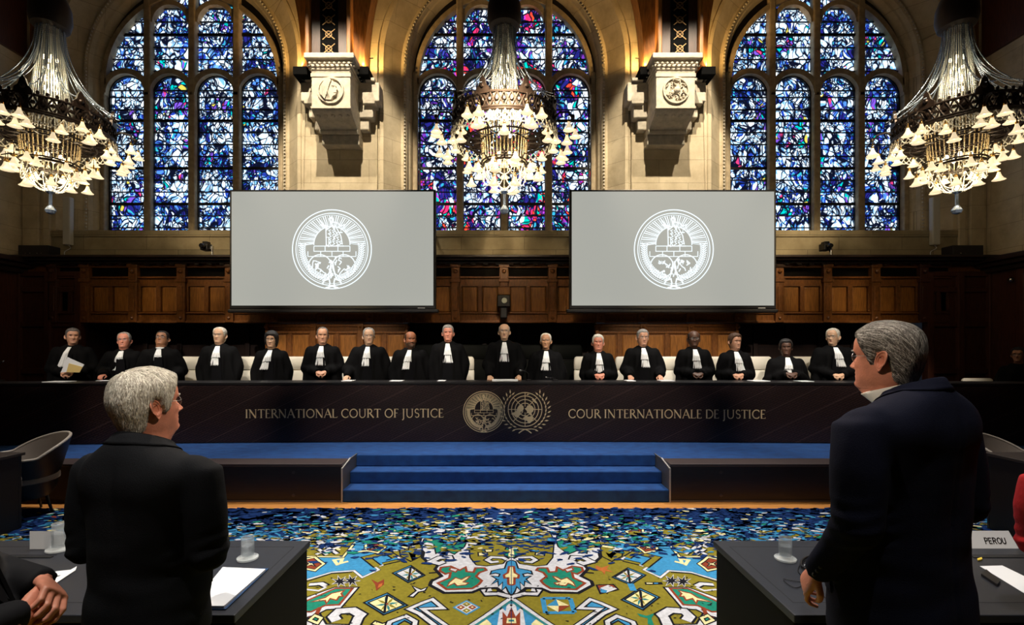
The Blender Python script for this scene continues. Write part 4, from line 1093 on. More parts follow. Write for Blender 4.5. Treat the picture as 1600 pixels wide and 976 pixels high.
def judge(px, top, label, hair='full', hm=HGREY, sk=SK1, arms='down', yaw=0, pitch=0, gl=None, lean=0, width=1.0, beard=None, scale=1.11, thick=.010, wide=1, fat=.2, y=JD, H=None, cat='person', turn=0, fwd=0, **kw):
    H = H or HC-(top-545)*y/F-SZ
    H -= .008
    px0 = px
    x = (px-788)*y/F
    az = -math.atan2(x, y); rz = az*.55; yaw = yaw+az*.40
    root = thing('person', label, 'person', (x, y, SZ), rz, 'judges standing behind the bench')
    P = dict(scale=scale, yaw=yaw, pitch=pitch, hair=hair, thick=thick, wide=wide, fat=fat, fwd=fwd, seed=int(px), **kw)
    xf = head_xf(P, H)
    dz = .905
    sl = H-.385
    A = []
    for s in (-1, 1):
        sh = (s*.195*width, .01, sl)
        if arms == 'clasp': A.append(dict(side=s, hs=s, sh=sh, el=(s*.262*width, .02, sl-.29), wr=(s*.065+.02, -.245, sl-.345 if sl-.345 > .99 else .99), dir=(-s*.8, -.5, -.25), up=(0, -.6, .8), curl=.8))
        elif arms == 'desk': A.append(dict(side=s, hs=-s, sh=sh, el=(s*.275*width, -.02, sl-.29), wr=(s*.235, -.27, dz+.045), dir=(0, -1, -.15), up=(0, 0, 1), curl=.35))
        elif arms == 'onehand' and s < 0: A.append(dict(side=s, hs=-s, sh=sh, el=(s*.30*width, -.02, sl-.29), wr=(s*.30, -.26, dz+.045), dir=(-.1, -1, -.15), up=(0, 0, 1), curl=.35))
        elif arms == 'write' and s < 0: A.append(dict(side=s, hs=-s, sh=sh, el=(s*.30*width, -.04, sl-.26), wr=(s*.20, -.29, dz+.06), dir=(-.1, -1, -.1), up=(0, 0, 1), curl=.7))
        elif arms == 'low': A.append(dict(side=s, hs=s, sh=sh, el=(s*.262*width, .02, sl-.29), wr=(s*.060, -.25, dz+.065), dir=(-s*.7, -.5, -.15), up=(0, -.5, .8), curl=.8))
        else: A.append(dict(side=s, sh=sh, el=(s*.27*width, .02, sl-.28), wr=(s*.25*width, -.05, sl-.54), dir=(0, -.15, -1), up=(s, 0, 0), curl=.5))
    if fwd:
        for a in A:
            a['sh'] = (a['sh'][0], a['sh'][1]-fwd*.6, a['sh'][2])
    person_body(P, H, xf, sk, A, root, cols=36, rows=50)
    key = (round(H, 2), round(width, 2), arms)
    key = (px,)
    me = robe_mesh(H, width, A, key)
    if fwd:
        me = me.copy()
        for v in me.vertices:
            k = max(0, min(1, (v.co.z-.95)/(H-1.25))); v.co.y -= fwd*k
    ro = bpy.data.objects.new('robe', me); COL.objects.link(ro); ro.parent = root
    # velvet facing down the front
    b = MB(); rows = []
    for k in range(12):
        z = H-.44-(H-1.36+.0)*0-k*.055; w = .055+.003*k
        rows.append([(-w, -.176-.004*k*.3, z), (w, -.176-.004*k*.3, z), (w, -.150, z), (-w, -.150, z)])
    b.loft(rows); fo = b.build('velvet_facing', VELVET, ro, smooth=True, angle=40)
    if fwd: fo.location.y = -fwd*.7
    if hair != 'none':
        hair_shell(P, xf, 44, 40, .0022).build('hair', hm, root, smooth=True)
    brows(P, xf, hm, root)
    if beard:
        b = MB(); cols = 40; zs = [-.012+.085*k/16 for k in range(17)]; vs = []; ms = []
        for z in zs:
            for c in range(cols):
                t = -1.75+3.5*c/(cols-1); p = head_point(t, z, P); n = (p-Vector((0, 0, .06))).normalized()
                mouth = G(p.x/.024, 1)*G((z-.050)/.0095, 1)
                m = 1 if abs(t) > .55 or z < .040 or .057 < z < .070 else .4
                if abs(t) > .9 and z > .058 and abs(t) < 1.4: m = 0
                if z > .070 and abs(t) < 1.3: m = 0
                m *= 1-mouth
                vs.append(xf(p+n*(-.002+.008*m))); ms.append(m)
        fs = [(i*cols+c, i*cols+c+1, (i+1)*cols+c+1, (i+1)*cols+c) for i in range(16) for c in range(cols-1) if max(ms[i*cols+c], ms[(i+1)*cols+c+1]) > .2]
        b.add(vs, fs); b.build('beard', beard, root, smooth=True)
    if gl: glasses(P, xf, root, {'wire': WIRE, 'black': BLACK}[gl], rim=.0022 if gl == 'black' else .0014)
    if lean is not None: jabot(P, H, lean, root, band=kw.get('band', False))
    return root
J = [judge(113, 512, 'person in black gown with white bands holding a white paper and yellow folder', hair='full', hm=HSALT, sk=SK1, arms='clasp', yaw=.10, lean=-.09, width=1.05, band=True, turn=0),
 judge(196, 519, 'person in black robe bending over a note at the far left of the bench', hair='receding', hm=HGREY, sk=SK2, arms='write', yaw=-.25, pitch=-.10, gl='wire', lean=-.06, fwd=.07, width=.95, y=8.2),
 judge(254, 516, 'person in black robe with black-rimmed glasses looking down', hair='full', hm=HDARK, sk=SK5, arms='desk', yaw=-.30, pitch=-.34, gl='black', lean=-.02, fwd=.07, width=1.02, fat=.6, y=8.2, thick=.008),
 judge(343, 511, 'person in black robe, balding with glasses and an open white collar', hair='receding', hm=HWHITE, sk=SK6, arms='down', yaw=-.40, pitch=-.08, gl='wire', lean=-.02, wide=1.02, width=.98, thick=.012),
 judge(424.5, 518, 'person in black robe with short wavy black hair, lace fall slanting left', hair='long', hm=HDARK, sk=SK6, arms='down', yaw=-.25, lean=-.07, width=.88, thick=.024, curly=True, cut=.02, age=0, gl='wire', scale=1.08),
 judge(504, 511, 'person in black robe with receding dark hair and hands folded high', hair='receding', hm=HSALT, sk=SK1, arms='clasp', yaw=.0, lean=-.01, width=1.0, fat=.5),
 judge(576, 512, 'person in black robe with grey hair and glasses, in front of the left oak screen', hair='receding', hm=HGREY, sk=SK6, arms='onehand', yaw=.05, gl='wire', lean=-.02, width=1.04, fat=.3, thick=.013),
 judge(641, 517, 'bald bearded person in black robe with slanting lace fall', hair='bald', hm=HBROWN, sk=SK7, arms='down', yaw=.25, lean=-.05, width=1.02, beard=HBROWN, fat=.4),
 judge(700, 507, 'tall grey-haired person in black robe with a narrow lace fall', hair='full', hm=HGREY, sk=SK2, arms='down', yaw=.0, lean=.01, width=.96, fat=.3),
 judge(788, 505, 'bald tall person in black robe in the middle, both hands on papers', hair='bald', hm=HGREY, sk=SK6, arms='desk', yaw=.0, pitch=-.06, lean=.0, width=1.0, gl='wire', fat=0),
 judge(853, 520, 'slim person in black robe with receding white hair, right of the middle', hair='receding', hm=HWHITE, sk=SK3, arms='down', yaw=-.05, lean=-.01, width=.93, fat=0, scale=1.06),
 judge(934.5, 522, 'ruddy-faced person in black robe with white hair and hands folded low', hair='full', hm=HWHITE, sk=SK2, arms='low', yaw=.05, pitch=-.05, lean=.01, width=.88, fat=.5, thick=.012),
 judge(1004, 514, 'person in black robe with grey side-parted hair leaning both hands on the bench', hair='full', hm=HGREY, sk=SK1, arms='desk', yaw=.25, gl='wire', lean=.02, width=1.02, fat=.3),
 judge(1084, 516, 'bald dark-skinned person in black robe with folded hands', hair='bald', hm=HDARK, sk=SK4, arms='clasp', yaw=.15, lean=.02, width=.92, fat=.3, gl='wire'),
 judge(1148, 521, 'person in black robe with short brown hair looking to the right', hair='full', hm=HBROWN, sk=SK1, arms='low', yaw=.55, lean=.05, width=.84, thick=.018, topvol=.3, scale=1.06, age=0),
 judge(1228, 530, 'short dark-skinned person in black robe with black hair and folded hands', hair='full', hm=HDARK, sk=SK4, arms='clasp', yaw=.1, lean=.0, width=1.0, thick=.020, curly=True, scale=1.06, age=0),
 judge(1302, 513, 'tall white-haired person in black robe with glasses at the right end of the row', hair='receding', hm=HWHITE, sk=SK6, arms='low', yaw=-.30, gl='wire', lean=.06, width=1.06, fat=.1, thick=.013)]
j18 = judge(1592, 542, 'person in black with dark glasses sitting at the far right end of the bench', hair='full', hm=HDARK, sk=SK5, arms='down', yaw=-.2, gl='black', width=.86, fat=0, scale=1.0, thick=.013, lean=None)

# ---------------------------------------------------------------- the large figures in the foreground
def suit(H, w, arms, m, parent, name='suit_jacket', hem=.80, voxel=.011, belly=0, seed=0):
    b = MB()
    prof = [(hem,.215*w,.15+belly,.155,0),(hem+.12,.212*w,.155+belly,.155,0),(hem+.26,.198*w,.15+belly,.140,0),(H-.62,.200*w,.15,.145,.0),(H-.50,.212*w,.145,.150,.0),(H-.44,.222*w,.130,.150,.01),(H-.395,.226*w,.112,.145,.015),(H-.355,.208*w,.095,.132,.02),(H-.320,.165*w,.082,.120,.025),(H-.290,.115*w,.075,.110,.025),(H-.270,.084,.068,.100,.025),(H-.252,.074,.060,.092,.025)]
    b.loft(garment_rings(prof, sq=.82))
    for A in arms:
        sh, el, wr = Vector(A['sh']), Vector(A['el']), Vector(A['wr'])
        fine = [sh, sh.lerp(el, .5)+Vector((A['side']*.008, 0, 0)), el, el.lerp(wr, .5), wr]
        b.tube(fine, [.076*w**.5, .074*w**.5, .066*w**.5, .056, .046], 16); b.ball(sh+Vector((-A['side']*.012, .006, -.012)), .070*w**.5, 16, 10); b.ball(el, .065*w**.5, 14, 8)
    me = remesh(b, voxel, 14)
    for v in me.vertices:
        c = v.co
        r = Vector((c.x, c.y, 0)); r = r.normalized() if r.length > .01 else Vector()
        low = max(0, min(1, (H-.45-c.z)/.3))
        d = .0075*noise.noise(Vector((c.x*9+seed, c.y*9, c.z*5)))+.006*low*noise.noise(Vector((c.x*5, c.y*5, c.z*16+seed)))
        for A in arms:     # creases at the elbow
            e = (c-Vector(A['el'])).length
            if e < .14: d += .006*math.sin(c.z*130+c.x*40)*(1-e/.14)
        if c.y > .05: d -= .006*G(c.x, .006)*min(1, max(0, (H-.33-c.z)/.05))
        v.co = c+r*d
    for p in me.polygons: p.use_smooth = True
    me.name = name; me.materials.append(m)
    o = bpy.data.objects.new(name, me); COL.objects.link(o); o.parent = parent
    # neckline falls from the nape to the front
    for v in me.vertices:
        c = v.co; k = max(0, min(1, (c.z-(H-.40))/.12)); f = max(0, min(1, (.06-c.y)/.14)); c.z -= .052*k*f
    # turned-down collar round the back of the neck, and lapels
    bvh = BVHTree.FromPolygons([v.co for v in me.vertices], [list(q.vertices) for q in me.polygons])
    rows = []
    for dz, g in ((.250,.012),(.236,.018),(.240,.024),(.252,.030),(.266,.037),(.275,.042),(.278,.038)):
        row = []
        for k in range(35):
            t = math.radians(50+260*k/34); rx, ry = .062+g, .070+g; f = (1+math.cos(t))/2
            p = Vector((rx*math.sin(t)*(1+.12*(g > .03)), .020-ry*math.cos(t), H-dz-.075*f))
            h = bvh.find_nearest(p)
            if g > .02 and h[0] is not None and (p-h[0]).dot(h[1]) < .004: p = h[0]+h[1]*(.004 if dz < .277 else .001)
            row.append(p)
        rows.append(row)
    n = 35; cb = MB(); vs = [v for r in rows for v in r]
    cb.add(vs, [(i*n+k, i*n+k+1, (i+1)*n+k+1, (i+1)*n+k) for i in range(len(rows)-1) for k in range(n-1)])
    co = cb.build('collar', m, o, smooth=True); so = co.modifiers.new('s', 'SOLIDIFY'); so.thickness = .005
    lb = MB()
    for s in (-1, 1):
        def onfront(u, v, d):
            h = bvh.ray_cast(Vector((u, -1, v)), Vector((0, 1, 0)))
            return Vector((u, (h[0].y if h[0] is not None else -.1)-d-.001, v))
        lb.prism([(s*.065, H-.33), (s*.105, H-.38), (s*.10, H-.46), (s*.06, H-.57), (s*.015, H-.66), (s*.02, H-.50)], onfront, -.004, .006)
    lb.build('lapel', m, o)
    # buttons at the cuffs, pocket flaps, centre vent
    for A in arms:
        el, wr = Vector(A['el']), Vector(A['wr']); d = (wr-el).normalized(); out = Vector((A['side'], .35, 0)).normalized()
        bb = MB()
        for k in range(3): bb.ball(wr-d*(.02+.022*k)+out*.049, .0065, 8, 6)
        bb.build('cuff_buttons', BLACK, o)
    for s in (-1, 1):
        fb = MB(); x0, x1 = sorted((s*.10*w, s*.19*w)); [fb.prism([(x0+(x1-x0)*q/4, hem+.16), (x0+(x1-x0)*(q+1)/4, hem+.16), (x0+(x1-x0)*(q+1)/4, hem+.215), (x0+(x1-x0)*q/4, hem+.215)], onfront, -.003, .005) for q in range(4)]; fb.build('pocket_flap', m, o)
    return o
def legs_shoes(H, m, parent, hem=.80):
    b = MB()
    b.loft(garment_rings([(hem+.14,.17,.125,.125,0),(hem-.0,.19,.13,.135,0),(hem-.10,.185,.12,.13,0)], 24))
    for s in (-1, 1):
        b.tube([(s*.088,0,hem+.02),(s*.095,-.01,.50),(s*.098,.012,.26),(s*.10,.012,.05)], [.098,.078,.066,.062], 14)
    me = remesh(b, .014, 3); me.materials.append(m); me.name = 'trousers'
    for p in me.polygons: p.use_smooth = True
    o = bpy.data.objects.new('trousers', me); COL.objects.link(o); o.parent = parent
    for s in (-1, 1):
        rows = []
        for y, w, h in ((.075,.028,.07),(.05,.038,.085),(.0,.040,.085),(-.07,.044,.055),(-.13,.048,.042),(-.18,.040,.034),(-.205,.02,.024)):
            rows.append([(s*.10+w*math.cos(a), y, .004+h/2+h/2*math.copysign(abs(math.sin(a))**.7, math.sin(a))) for a in [2*PI*k/16 for k in range(16)]])
        MB().loft(rows).build('shoe', mat('black_shoe', (.01,.009,.009), .25), parent, smooth=True)
def strands(P, xf, shell, flow, n, length, m, parent, seed=1, width=.0016, lift=.003, top_only=None):
    me = shell.data; bv = BVHTree.FromPolygons([v.co for v in me.vertices], [list(p.vertices) for p in me.polygons])
    rnd = random.Random(seed); pl = list(me.polygons); b = MB(); tot = [p.area for p in pl]
    picks = rnd.choices(pl, tot, k=n)
    for p in picks:
        vs = [me.vertices[i].co for i in p.vertices]; a, c = rnd.random(), rnd.random()
        q = vs[0].lerp(vs[1], a).lerp(vs[-1].lerp(vs[2 % len(vs)], a), c)
        L = length*rnd.uniform(.6, 1.15); ns = 7; pts = []; jit = rnd.uniform(-.22, .22)
        ph = rnd.uniform(-1, 1)
        for k in range(ns):
            hit = bv.find_nearest(q)
            if hit[0] is None: break
            nrm = hit[1]; lf = lift*(.2+ math.sin(PI*min(1, (k+.6)/ns))*rnd.uniform(.6,1.2)) 
            base = hit[0]+nrm*(lf+.0006)
            pts.append((base, nrm))
            d = flow(hit[0], rnd); d = (d-nrm*d.dot(nrm))
            if d.length < 1e-5: break
            d.normalize(); sd = nrm.cross(d); d = (d+sd*(jit+.12*math.sin(k*.9+ph*3))).normalized()
            q = base+d*L/ns
        if len(pts) < 3: continue
        vs = []
        for k, (pt, nr) in enumerate(pts):
            t = (pts[min(k+1, len(pts)-1)][0]-pts[max(k-1, 0)][0]).normalized(); sd = nr.cross(t).normalized()
            w = width*(1-.75*k/(len(pts)-1))/2; vs += [pt-sd*w, pt+sd*w]
        b.add(vs, [(2*k, 2*k+1, 2*k+3, 2*k+2) for k in range(len(pts)-1)], rnd.randrange(len(m)))
    return b.build('hair_strands', m, parent, smooth=True)
def shirt_collar(P, H, xf, parent, m=SHIRT, up=.0):
    rows = []
    for z, g in ((-.105,.004),(-.10,.009),(-.066+up,.0125),(-.058+up,.0125),(-.056+up,.010),(-.07,.006)):
        rows.append([xf(head_point(2*PI*c/40, z-.012-.026*math.cos(2*PI*c/40), P)+Vector((math.sin(2*PI*c/40), -math.cos(2*PI*c/40), 0))*g*(.75-.35*math.cos(2*PI*c/40))) for c in range(40)])
    return MB().loft(rows, cap=False).build('shirt_collar', m, parent, smooth=True)
# --- man on the left
SL = 425; YL = 1.78
xl_ = (234-788)*YL/F
Hl = HC-(586-545)*YL/F+.035
m1 = thing('person', 'white-haired person in a charcoal suit standing at the left desk, seen from behind', 'person', (xl_, YL, .013), math.radians(84+90))
yawL = math.radians(60-84)
P = dict(scale=.975, drop=.035, yaw=yawL, pitch=-.05, hair='full', thick=.016, wide=1.0, fat=.35, backvol=.45, topvol=.05, nose=1.15, seed=3, eary=1.15)
xf = head_xf(P, Hl)
sl = Hl-.375
AL = [dict(side=1, hs=1, sh=(.205, .01, sl), el=(.248, .01, sl-.31), wr=(.15, -.22, sl-.38), dir=(-.8, -.55, 0), up=(0,-.3,1), curl=.7),
      dict(side=-1, hs=-1, sh=(-.205, .01, sl), el=(-.245, .02, sl-.31), wr=(-.10, -.23, sl-.37), dir=(.8, -.5, -.1), up=(0,-.3,1), curl=.7)]
person_body(P, Hl, xf, SK2, AL, m1, cols=96, rows=130, voxel=.004)
jk = suit(Hl, .96, AL, CHAR, m1, hem=.79, seed=2); legs_shoes(Hl, CHAR, m1)
shirt_collar(P, Hl, xf, m1, CHAR)
sh_ = hair_shell(P, xf, 96, 90, .0035).build('hair', HWHITE, m1, smooth=True)
cs = xf(Vector((0, .0, .12)))
HS = [hairmat('white_strand', (.86,.83,.74), (.70,.66,.56)), hairmat('silver_strand', (.70,.67,.60), (.52,.48,.42)), hairmat('ash_strand', (.42,.38,.32), (.28,.25,.21))]
fwdL = (Matrix.Rotation(yawL, 3, 'Z') @ Vector((0,-1,0)))
def flowL(p, rnd):
    r = p-cs; side = Vector((r.x, r.y, 0)); top = max(0, (r.z-.05)/.07)
    return Vector((0,0,-1))*(1-.6*top)+fwdL*(.55*top)+side*2.2*top+Vector((0,0,-.2))
strands(P, xf, sh_, flowL, 5200, .062, HS, m1, 5, .0019, .0035)
glasses(P, xf, m1, WIRE, rim=.0010); brows(P, xf, HGREY, m1)
# --- man on the right
YR = 1.70
Hr = HC-(511-545)*YR/F+.055
xr_ = (1413-788)*YR/F
m2 = thing('person', 'tall person in a navy suit with slicked grey hair standing at the right desk', 'person', (xr_, YR, .013), math.radians(112+90))
yawR = math.radians(124-112)
P = dict(scale=.985, drop=.055, yaw=yawR, pitch=.03, hair='full', thick=.010, wide=1.04, fat=.9, backvol=.7, topvol=.4, nose=1.0, seed=8, eary=1.12, fwd=.055)
xf = head_xf(P, Hr)
sl = Hr-.385
AR = [dict(side=-1, hs=-1, sh=(-.245, .01, sl), el=(-.305, .03, sl-.33), wr=(-.285, -.17, sl-.53), dir=(.15, -.6, -.8), up=(-.8, -.3, .4), curl=.55),
      dict(side=1, hs=1, sh=(.245, .01, sl), el=(.30, .03, sl-.33), wr=(.285, -.12, sl-.55), dir=(-.15, -.6, -.8), up=(.8, -.3, .4), curl=.55)]
person_body(P, Hr, xf, SK2, AR, m2, cols=96, rows=130, voxel=.004)
jk = suit(Hr, 1.24, AR, NAVY, m2, hem=.82, belly=.04, seed=7); legs_shoes(Hr, NAVY, m2)
shirt_collar(P, Hr, xf, m2, up=.068)
sh2 = hair_shell(P, xf, 96, 90, .002).build('hair', hairmat('iron_grey_hair', (.30,.28,.26), (.10,.09,.08)), m2, smooth=True)
cs2 = xf(Vector((0, .0, .12))); fwdR = (Matrix.Rotation(yawR, 3, 'Z') @ Vector((0,-1,0)))
HS2 = [hairmat('steel_strand', (.48,.46,.43), (.34,.32,.30)), hairmat('dark_strand', (.06,.05,.045), (.035,.03,.025)), hairmat('mid_strand', (.18,.16,.15), (.12,.11,.10)), hairmat('pale_strand', (.66,.64,.60), (.5,.48,.45)), MATS['dark_strand'], MATS['mid_strand']]
def flowR(p, rnd):
    r = p-cs2; f = r.dot(fwdR)
    return -fwdR*1.0+Vector((0,0,-1))*(.35+max(0, -f)*9)
strands(P, xf, sh2, flowR, 4600, .060, HS2, m2, 9, .0015, .0012)
glasses(P, xf, m2, WIRE, rim=.0010); brows(P, xf, HGREY, m2)
# --- person cut off by the left edge, hands clasped
Y0 = 1.36
m3 = thing('person', 'person in a black suit at the left edge with clasped hands, mostly out of view', 'person', ((-130-788)*Y0/F, Y0, .013), math.radians(30+90))
P = dict(scale=1.03, yaw=0, hair='full', thick=.014, fat=.3, seed=4); H0 = 1.72; xf = head_xf(P, H0); sl = H0-.375
A0 = [dict(side=1, hs=1, sh=(.205, .01, sl), el=(.275, -.03, sl-.24), wr=(.045, -.255, sl-.245), dir=(-.85, -.50, -.10), up=(.1,-.75,.6), curl=.85, sc=1.12, thumb=.9),
      dict(side=-1, hs=-1, sh=(-.205, .01, sl), el=(-.28, -.02, sl-.26), wr=(-.085, -.245, sl-.275), dir=(.90, -.35, .05), up=(0,-.85,.35), curl=.75, sc=1.12)]
person_body(P, H0, xf, SK2, A0, m3, cols=48, rows=60, voxel=.0032)
suit(H0, 1.10, A0, TABLEK if False else mat('black_wool', (.006,.006,.008), .8, spec=.2), m3, hem=.79, seed=4, belly=.06); legs_shoes(H0, CHAR, m3); shirt_collar(P, H0, xf, m3)
hair_shell(P, xf, 64, 50, .002).build('hair', HGREY, m3, smooth=True); brows(P, xf, HGREY, m3)
# --- person in red at the right edge
Y4 = 1.86
m4 = thing('person', 'person in a bright red jacket cut off by the right edge of the photo', 'person', ((1744-788)*Y4/F, Y4, .013), math.radians(52+90))
P = dict(scale=1.0, yaw=0, hair='long', thick=.022, fat=.1, seed=6, age=0); H4 = 1.69; xf = head_xf(P, H4); sl = H4-.375
A4 = [dict(side=1, hs=1, sh=(.185, .01, sl), el=(.215, .0, sl-.27), wr=(.10, -.24, sl-.27), dir=(-.6,-.7,0), up=(0,0,1), curl=.8),
      dict(side=-1, hs=-1, sh=(-.185, .01, sl), el=(-.215, -.02, sl-.26), wr=(-.10, -.24, sl-.26), dir=(.6,-.7,0), up=(0,0,1), curl=.8)]
person_body(P, H4, xf, SK1, A4, m4, cols=40, rows=50)
suit(H4, .92, A4, REDW, m4, hem=.86, seed=9); legs_shoes(H4, CHAR, m4, .86)
hair_shell(P, xf, 56, 50, .002).build('hair', HBROWN, m4, smooth=True)
# ================================================================ patterned carpet: one mesh, inlaid wool colours
CN = {'navy': (.006,.030,.135), 'olive': (.235,.195,.020), 'blue': (.045,.26,.50), 'white': (.62,.62,.66), 'cream': (.78,.70,.36), 'green': (.012,.22,.145), 'black': (.008,.008,.012), 'rust': (.25,.045,.018), 'orange': (.45,.13,.03), 'teal': (.03,.20,.22)}
CK = list(CN); CMATS = [mat('wool_'+k, CN[k], .95, noise_amt=.22, nscale=40, bump=.4, bscale=260, spec=.15) for k in CK]
cb = MB(); LAY = .0006; ZC = .012
CCX = 799      # the design is symmetric about this line
def cpt(x, y, mir):    # drawing coordinates: right half of the design, 5 units per pixel
    px = 800+x/5; py = 785+y/5
    if mir: px = 2*CCX-px
    v = FL(px, py, ZC); return (v.x, v.y)
def cpoly(pts, col, layer, mir=None, out=None, ow=.012, xy=False):
    for m in ((0, 1) if mir is None else (mir,)):
        P = [cpt(x, y, m) for x, y in pts] if not xy else [((p[0] if not m else 2*.045-p[0]), p[1]) for p in pts]
        z = ZC+layer*LAY; cb.add([(u, v, z) for u, v in P], [list(range(len(P)))], CK.index(col))
        if out:
            Q = P; cl_ = True; ctr = [i for i, p in enumerate(pts) if p[0] <= -1.5]
            if len(ctr) > 1:      # no line along the axis of symmetry
                i0 = next(i for i in ctr if (i+1) % len(P) not in ctr); Q = [P[(i0+k) % len(P)] for k in range(len(P)-len(ctr)+2)]; cl_ = False
            for k, (oc, w) in enumerate(out): cb.stroke(Q, w, lambda u, v, d: Vector((u, v, d)), z-.0002, z+LAY*(.3+.25*k), CK.index(oc), closed=cl_)
def cline(pts, col, w, layer, mir=None, under=None):
    for m in ((0, 1) if mir is None else (mir,)):
        P = [cpt(x, y, m) for x, y in pts]; z = ZC+layer*LAY
        if under: cb.stroke(P, w+.030, lambda u, v, d: Vector((u, v, d)), z-.0004, z-.0001, CK.index(under))
        cb.stroke(P, w, lambda u, v, d: Vector((u, v, d)), z-.0004, z+LAY*.3, CK.index(col))
OB = [('black', .014)]; OW = [('black', .055), ('white', .030)]; OC = [('black', .040), ('cream', .020)]
cb.box(-5.9, 5.9, .2, 5.575, 0, ZC-.0005, CK.index('navy'))
# field
cpoly([(-2, 60), (0, 210), (300, 190), (700, 250), (900, 330), (1600, 500), (3200, 900), (3200, 3000), (-2, 3000)], 'olive', 1)
cb.add([(-5.9,.2,ZC+LAY*.9),(5.9,.2,ZC+LAY*.9),(5.9,2.4,ZC+LAY*.9),(-5.9,2.4,ZC+LAY*.9)], [(0,1,2,3)], CK.index('olive'))
cpoly([(690,165),(745,330),(860,372),(950,380),(860,440),(1020,495),(1090,455),(1145,440),(1030,525),(1160,585),(1225,532),(1400,545),(1600,605),(2300,810),(3400,1120),(3400,165)], 'blue', 2, out=[('black', .03), ('white', .02)])
cpoly([(1130,195),(1410,190),(1600,345),(1700,420),(1310,425),(1230,330)], 'olive', 3, out=OC)
for x0, y0, s in ((1330,240,1), (1400,300,1.1), (1400,370,1.3), (1480,330,1), (1470,385,1)):
    cline([(x0-50*s, y0-20*s), (x0, y0), (x0+50*s, y0+22*s)], 'white', .035, 5, under='black'); cline([(x0+35*s, y0-22*s), (x0-35*s, y0+24*s)], 'white', .03, 5, under='black')
for (x0, y0, rx, ry) in ((1065,350,85,45),(965,228,72,32),(1560,480,100,55),(1590,215,70,26),(1830,330,80,30),(2050,470,95,36)):
    n = 10; pts = [(x0+rx*math.cos(2*PI*k/n)*(1 if k % 2 else .78), y0+ry*math.sin(2*PI*k/n)*(1 if k % 2 else .78)) for k in range(n)]
    cpoly(pts, 'rust', 4, out=OC); cpoly([(x0-rx*.45, y0-ry*.3), (x0, y0-ry*.1), (x0+rx*.4, y0-ry*.35), (x0+rx*.2, y0), (x0+rx*.45, y0+ry*.4), (x0, y0+ry*.15), (x0-rx*.35, y0+ry*.35), (x0-rx*.15, y0)], 'cream', 5, out=OB)
cline([(1270,460),(1330,475),(1315,440),(1380,450),(1350,490)], 'cream', .03, 4)
# central white ground
cpoly([(-2,180),(200,150),(400,140),(560,160),(700,270),(722,350),(680,390),(690,430),(645,468),(560,430),(475,425),(480,445),(565,485),(592,520),(540,575),(620,615),(632,645),(520,706),(300,702),(230,672),(110,668),(60,705),(-2,742)], 'white', 3, out=[('black', .03)])
cpoly([(-2,150),(150,160),(290,215),(330,300),(318,430),(270,488),(190,497),(60,478),(20,432),(-2,430)], 'olive', 4, out=OB)
cpoly([(-2,360),(35,350),(60,400),(20,430),(-2,430)], 'green', 5, out=OB); cpoly([(-2,345),(12,350),(18,420),(-2,428)], 'cream', 6)
cline([(30,448),(60,432),(150,428),(185,450),(150,468),(95,462)], 'white', .035, 6, under='black')
cpoly([(140,368),(205,368),(195,392),(255,392),(252,418),(180,412),(185,388),(145,386)], 'cream', 5, out=OB)
cpoly([(340,290),(385,185),(500,182),(520,262),(600,245),(680,290),(700,345),(600,330),(585,400),(520,372),(440,405),(360,345)], 'green', 5, out=OB)
cpoly([(395,290),(430,235),(520,240),(560,280),(510,330),(440,335)], 'olive', 6, out=OB); cpoly([(440,285),(520,275),(560,290),(500,300),(480,312),(440,300)], 'cream', 7)
cpoly([(225,612),(270,578),(245,548),(190,530),(205,512),(275,512),(290,545),(345,540),(352,505),(400,530),(470,498),(545,508),(555,535),(510,560),(470,548),(480,590),(570,630),(500,680),(300,672),(250,640)], 'green', 5, out=[('rust', .022)])
cpoly([(410,522),(470,512),(480,528),(430,545)], 'white', 6, out=[('rust', .015)])
cpoly([(318,578),(345,582),(385,604),(430,588),(478,625),(497,658),(470,645),(440,632),(420,652),(350,645),(330,630),(372,622),(340,600)], 'cream', 6, out=[('rust', .012)])
cline([(470,450),(480,428),(560,432),(620,462),(560,478),(520,462)], 'white', .05, 6, under='black')
# blue leaf in the middle with a cream core
cpoly([(-2,452),(30,462),(48,515),(90,522),(150,535),(160,562),(120,552),(85,560),(95,580),(150,575),(110,600),(150,640),(100,615),(95,655),(62,622),(70,690),(38,660),(20,700),(-2,728)], 'blue', 5, out=OB)
cpoly([(-2,500),(14,502),(22,550),(54,568),(48,592),(20,590),(18,640),(-2,648)], 'cream', 6, out=[('rust', .02)])
cline([(-2,738),(60,722),(100,712),(185,716),(205,690),(150,682)], 'white', .040, 5, under='black')
cline([(185,676),(195,700),(110,702),(95,680)], 'black', .014, 5)
# diamond in front with a crowned rust figure
cpoly([(-2,748),(40,775),(200,890),(330,975),(700,1250),(-2,1700)], 'blue', 4, out=[('black', .05), ('white', .030)])
cline([(0,775),(190,905),(310,985)], 'teal', .022, 5)
cpoly([(-2,795),(14,815),(34,872),(72,832),(85,960),(92,1060),(-2,1060)], 'rust', 5, out=[('white', .035)])
cpoly([(-2,905),(28,905),(34,945),(-2,945)], 'cream', 6); cpoly([(-2,918),(16,918),(18,933),(-2,933)], 'teal', 7)
cpoly([(150,950),(175,925),(200,905),(240,925),(265,960),(330,1010),(190,1030)], 'cream', 5)
# bent blue arm
cpoly([(612,757),(690,785),(795,832),(715,868),(560,985),(470,985),(690,832),(528,826)], 'blue', 4, out=OW)
cpoly([(820,888),(945,935),(980,1010),(760,1010),(745,930)], 'blue', 4, out=OW); cpoly([(830,925),(895,965),(900,1010),(790,1010),(780,950)], 'olive', 5, out=OB)
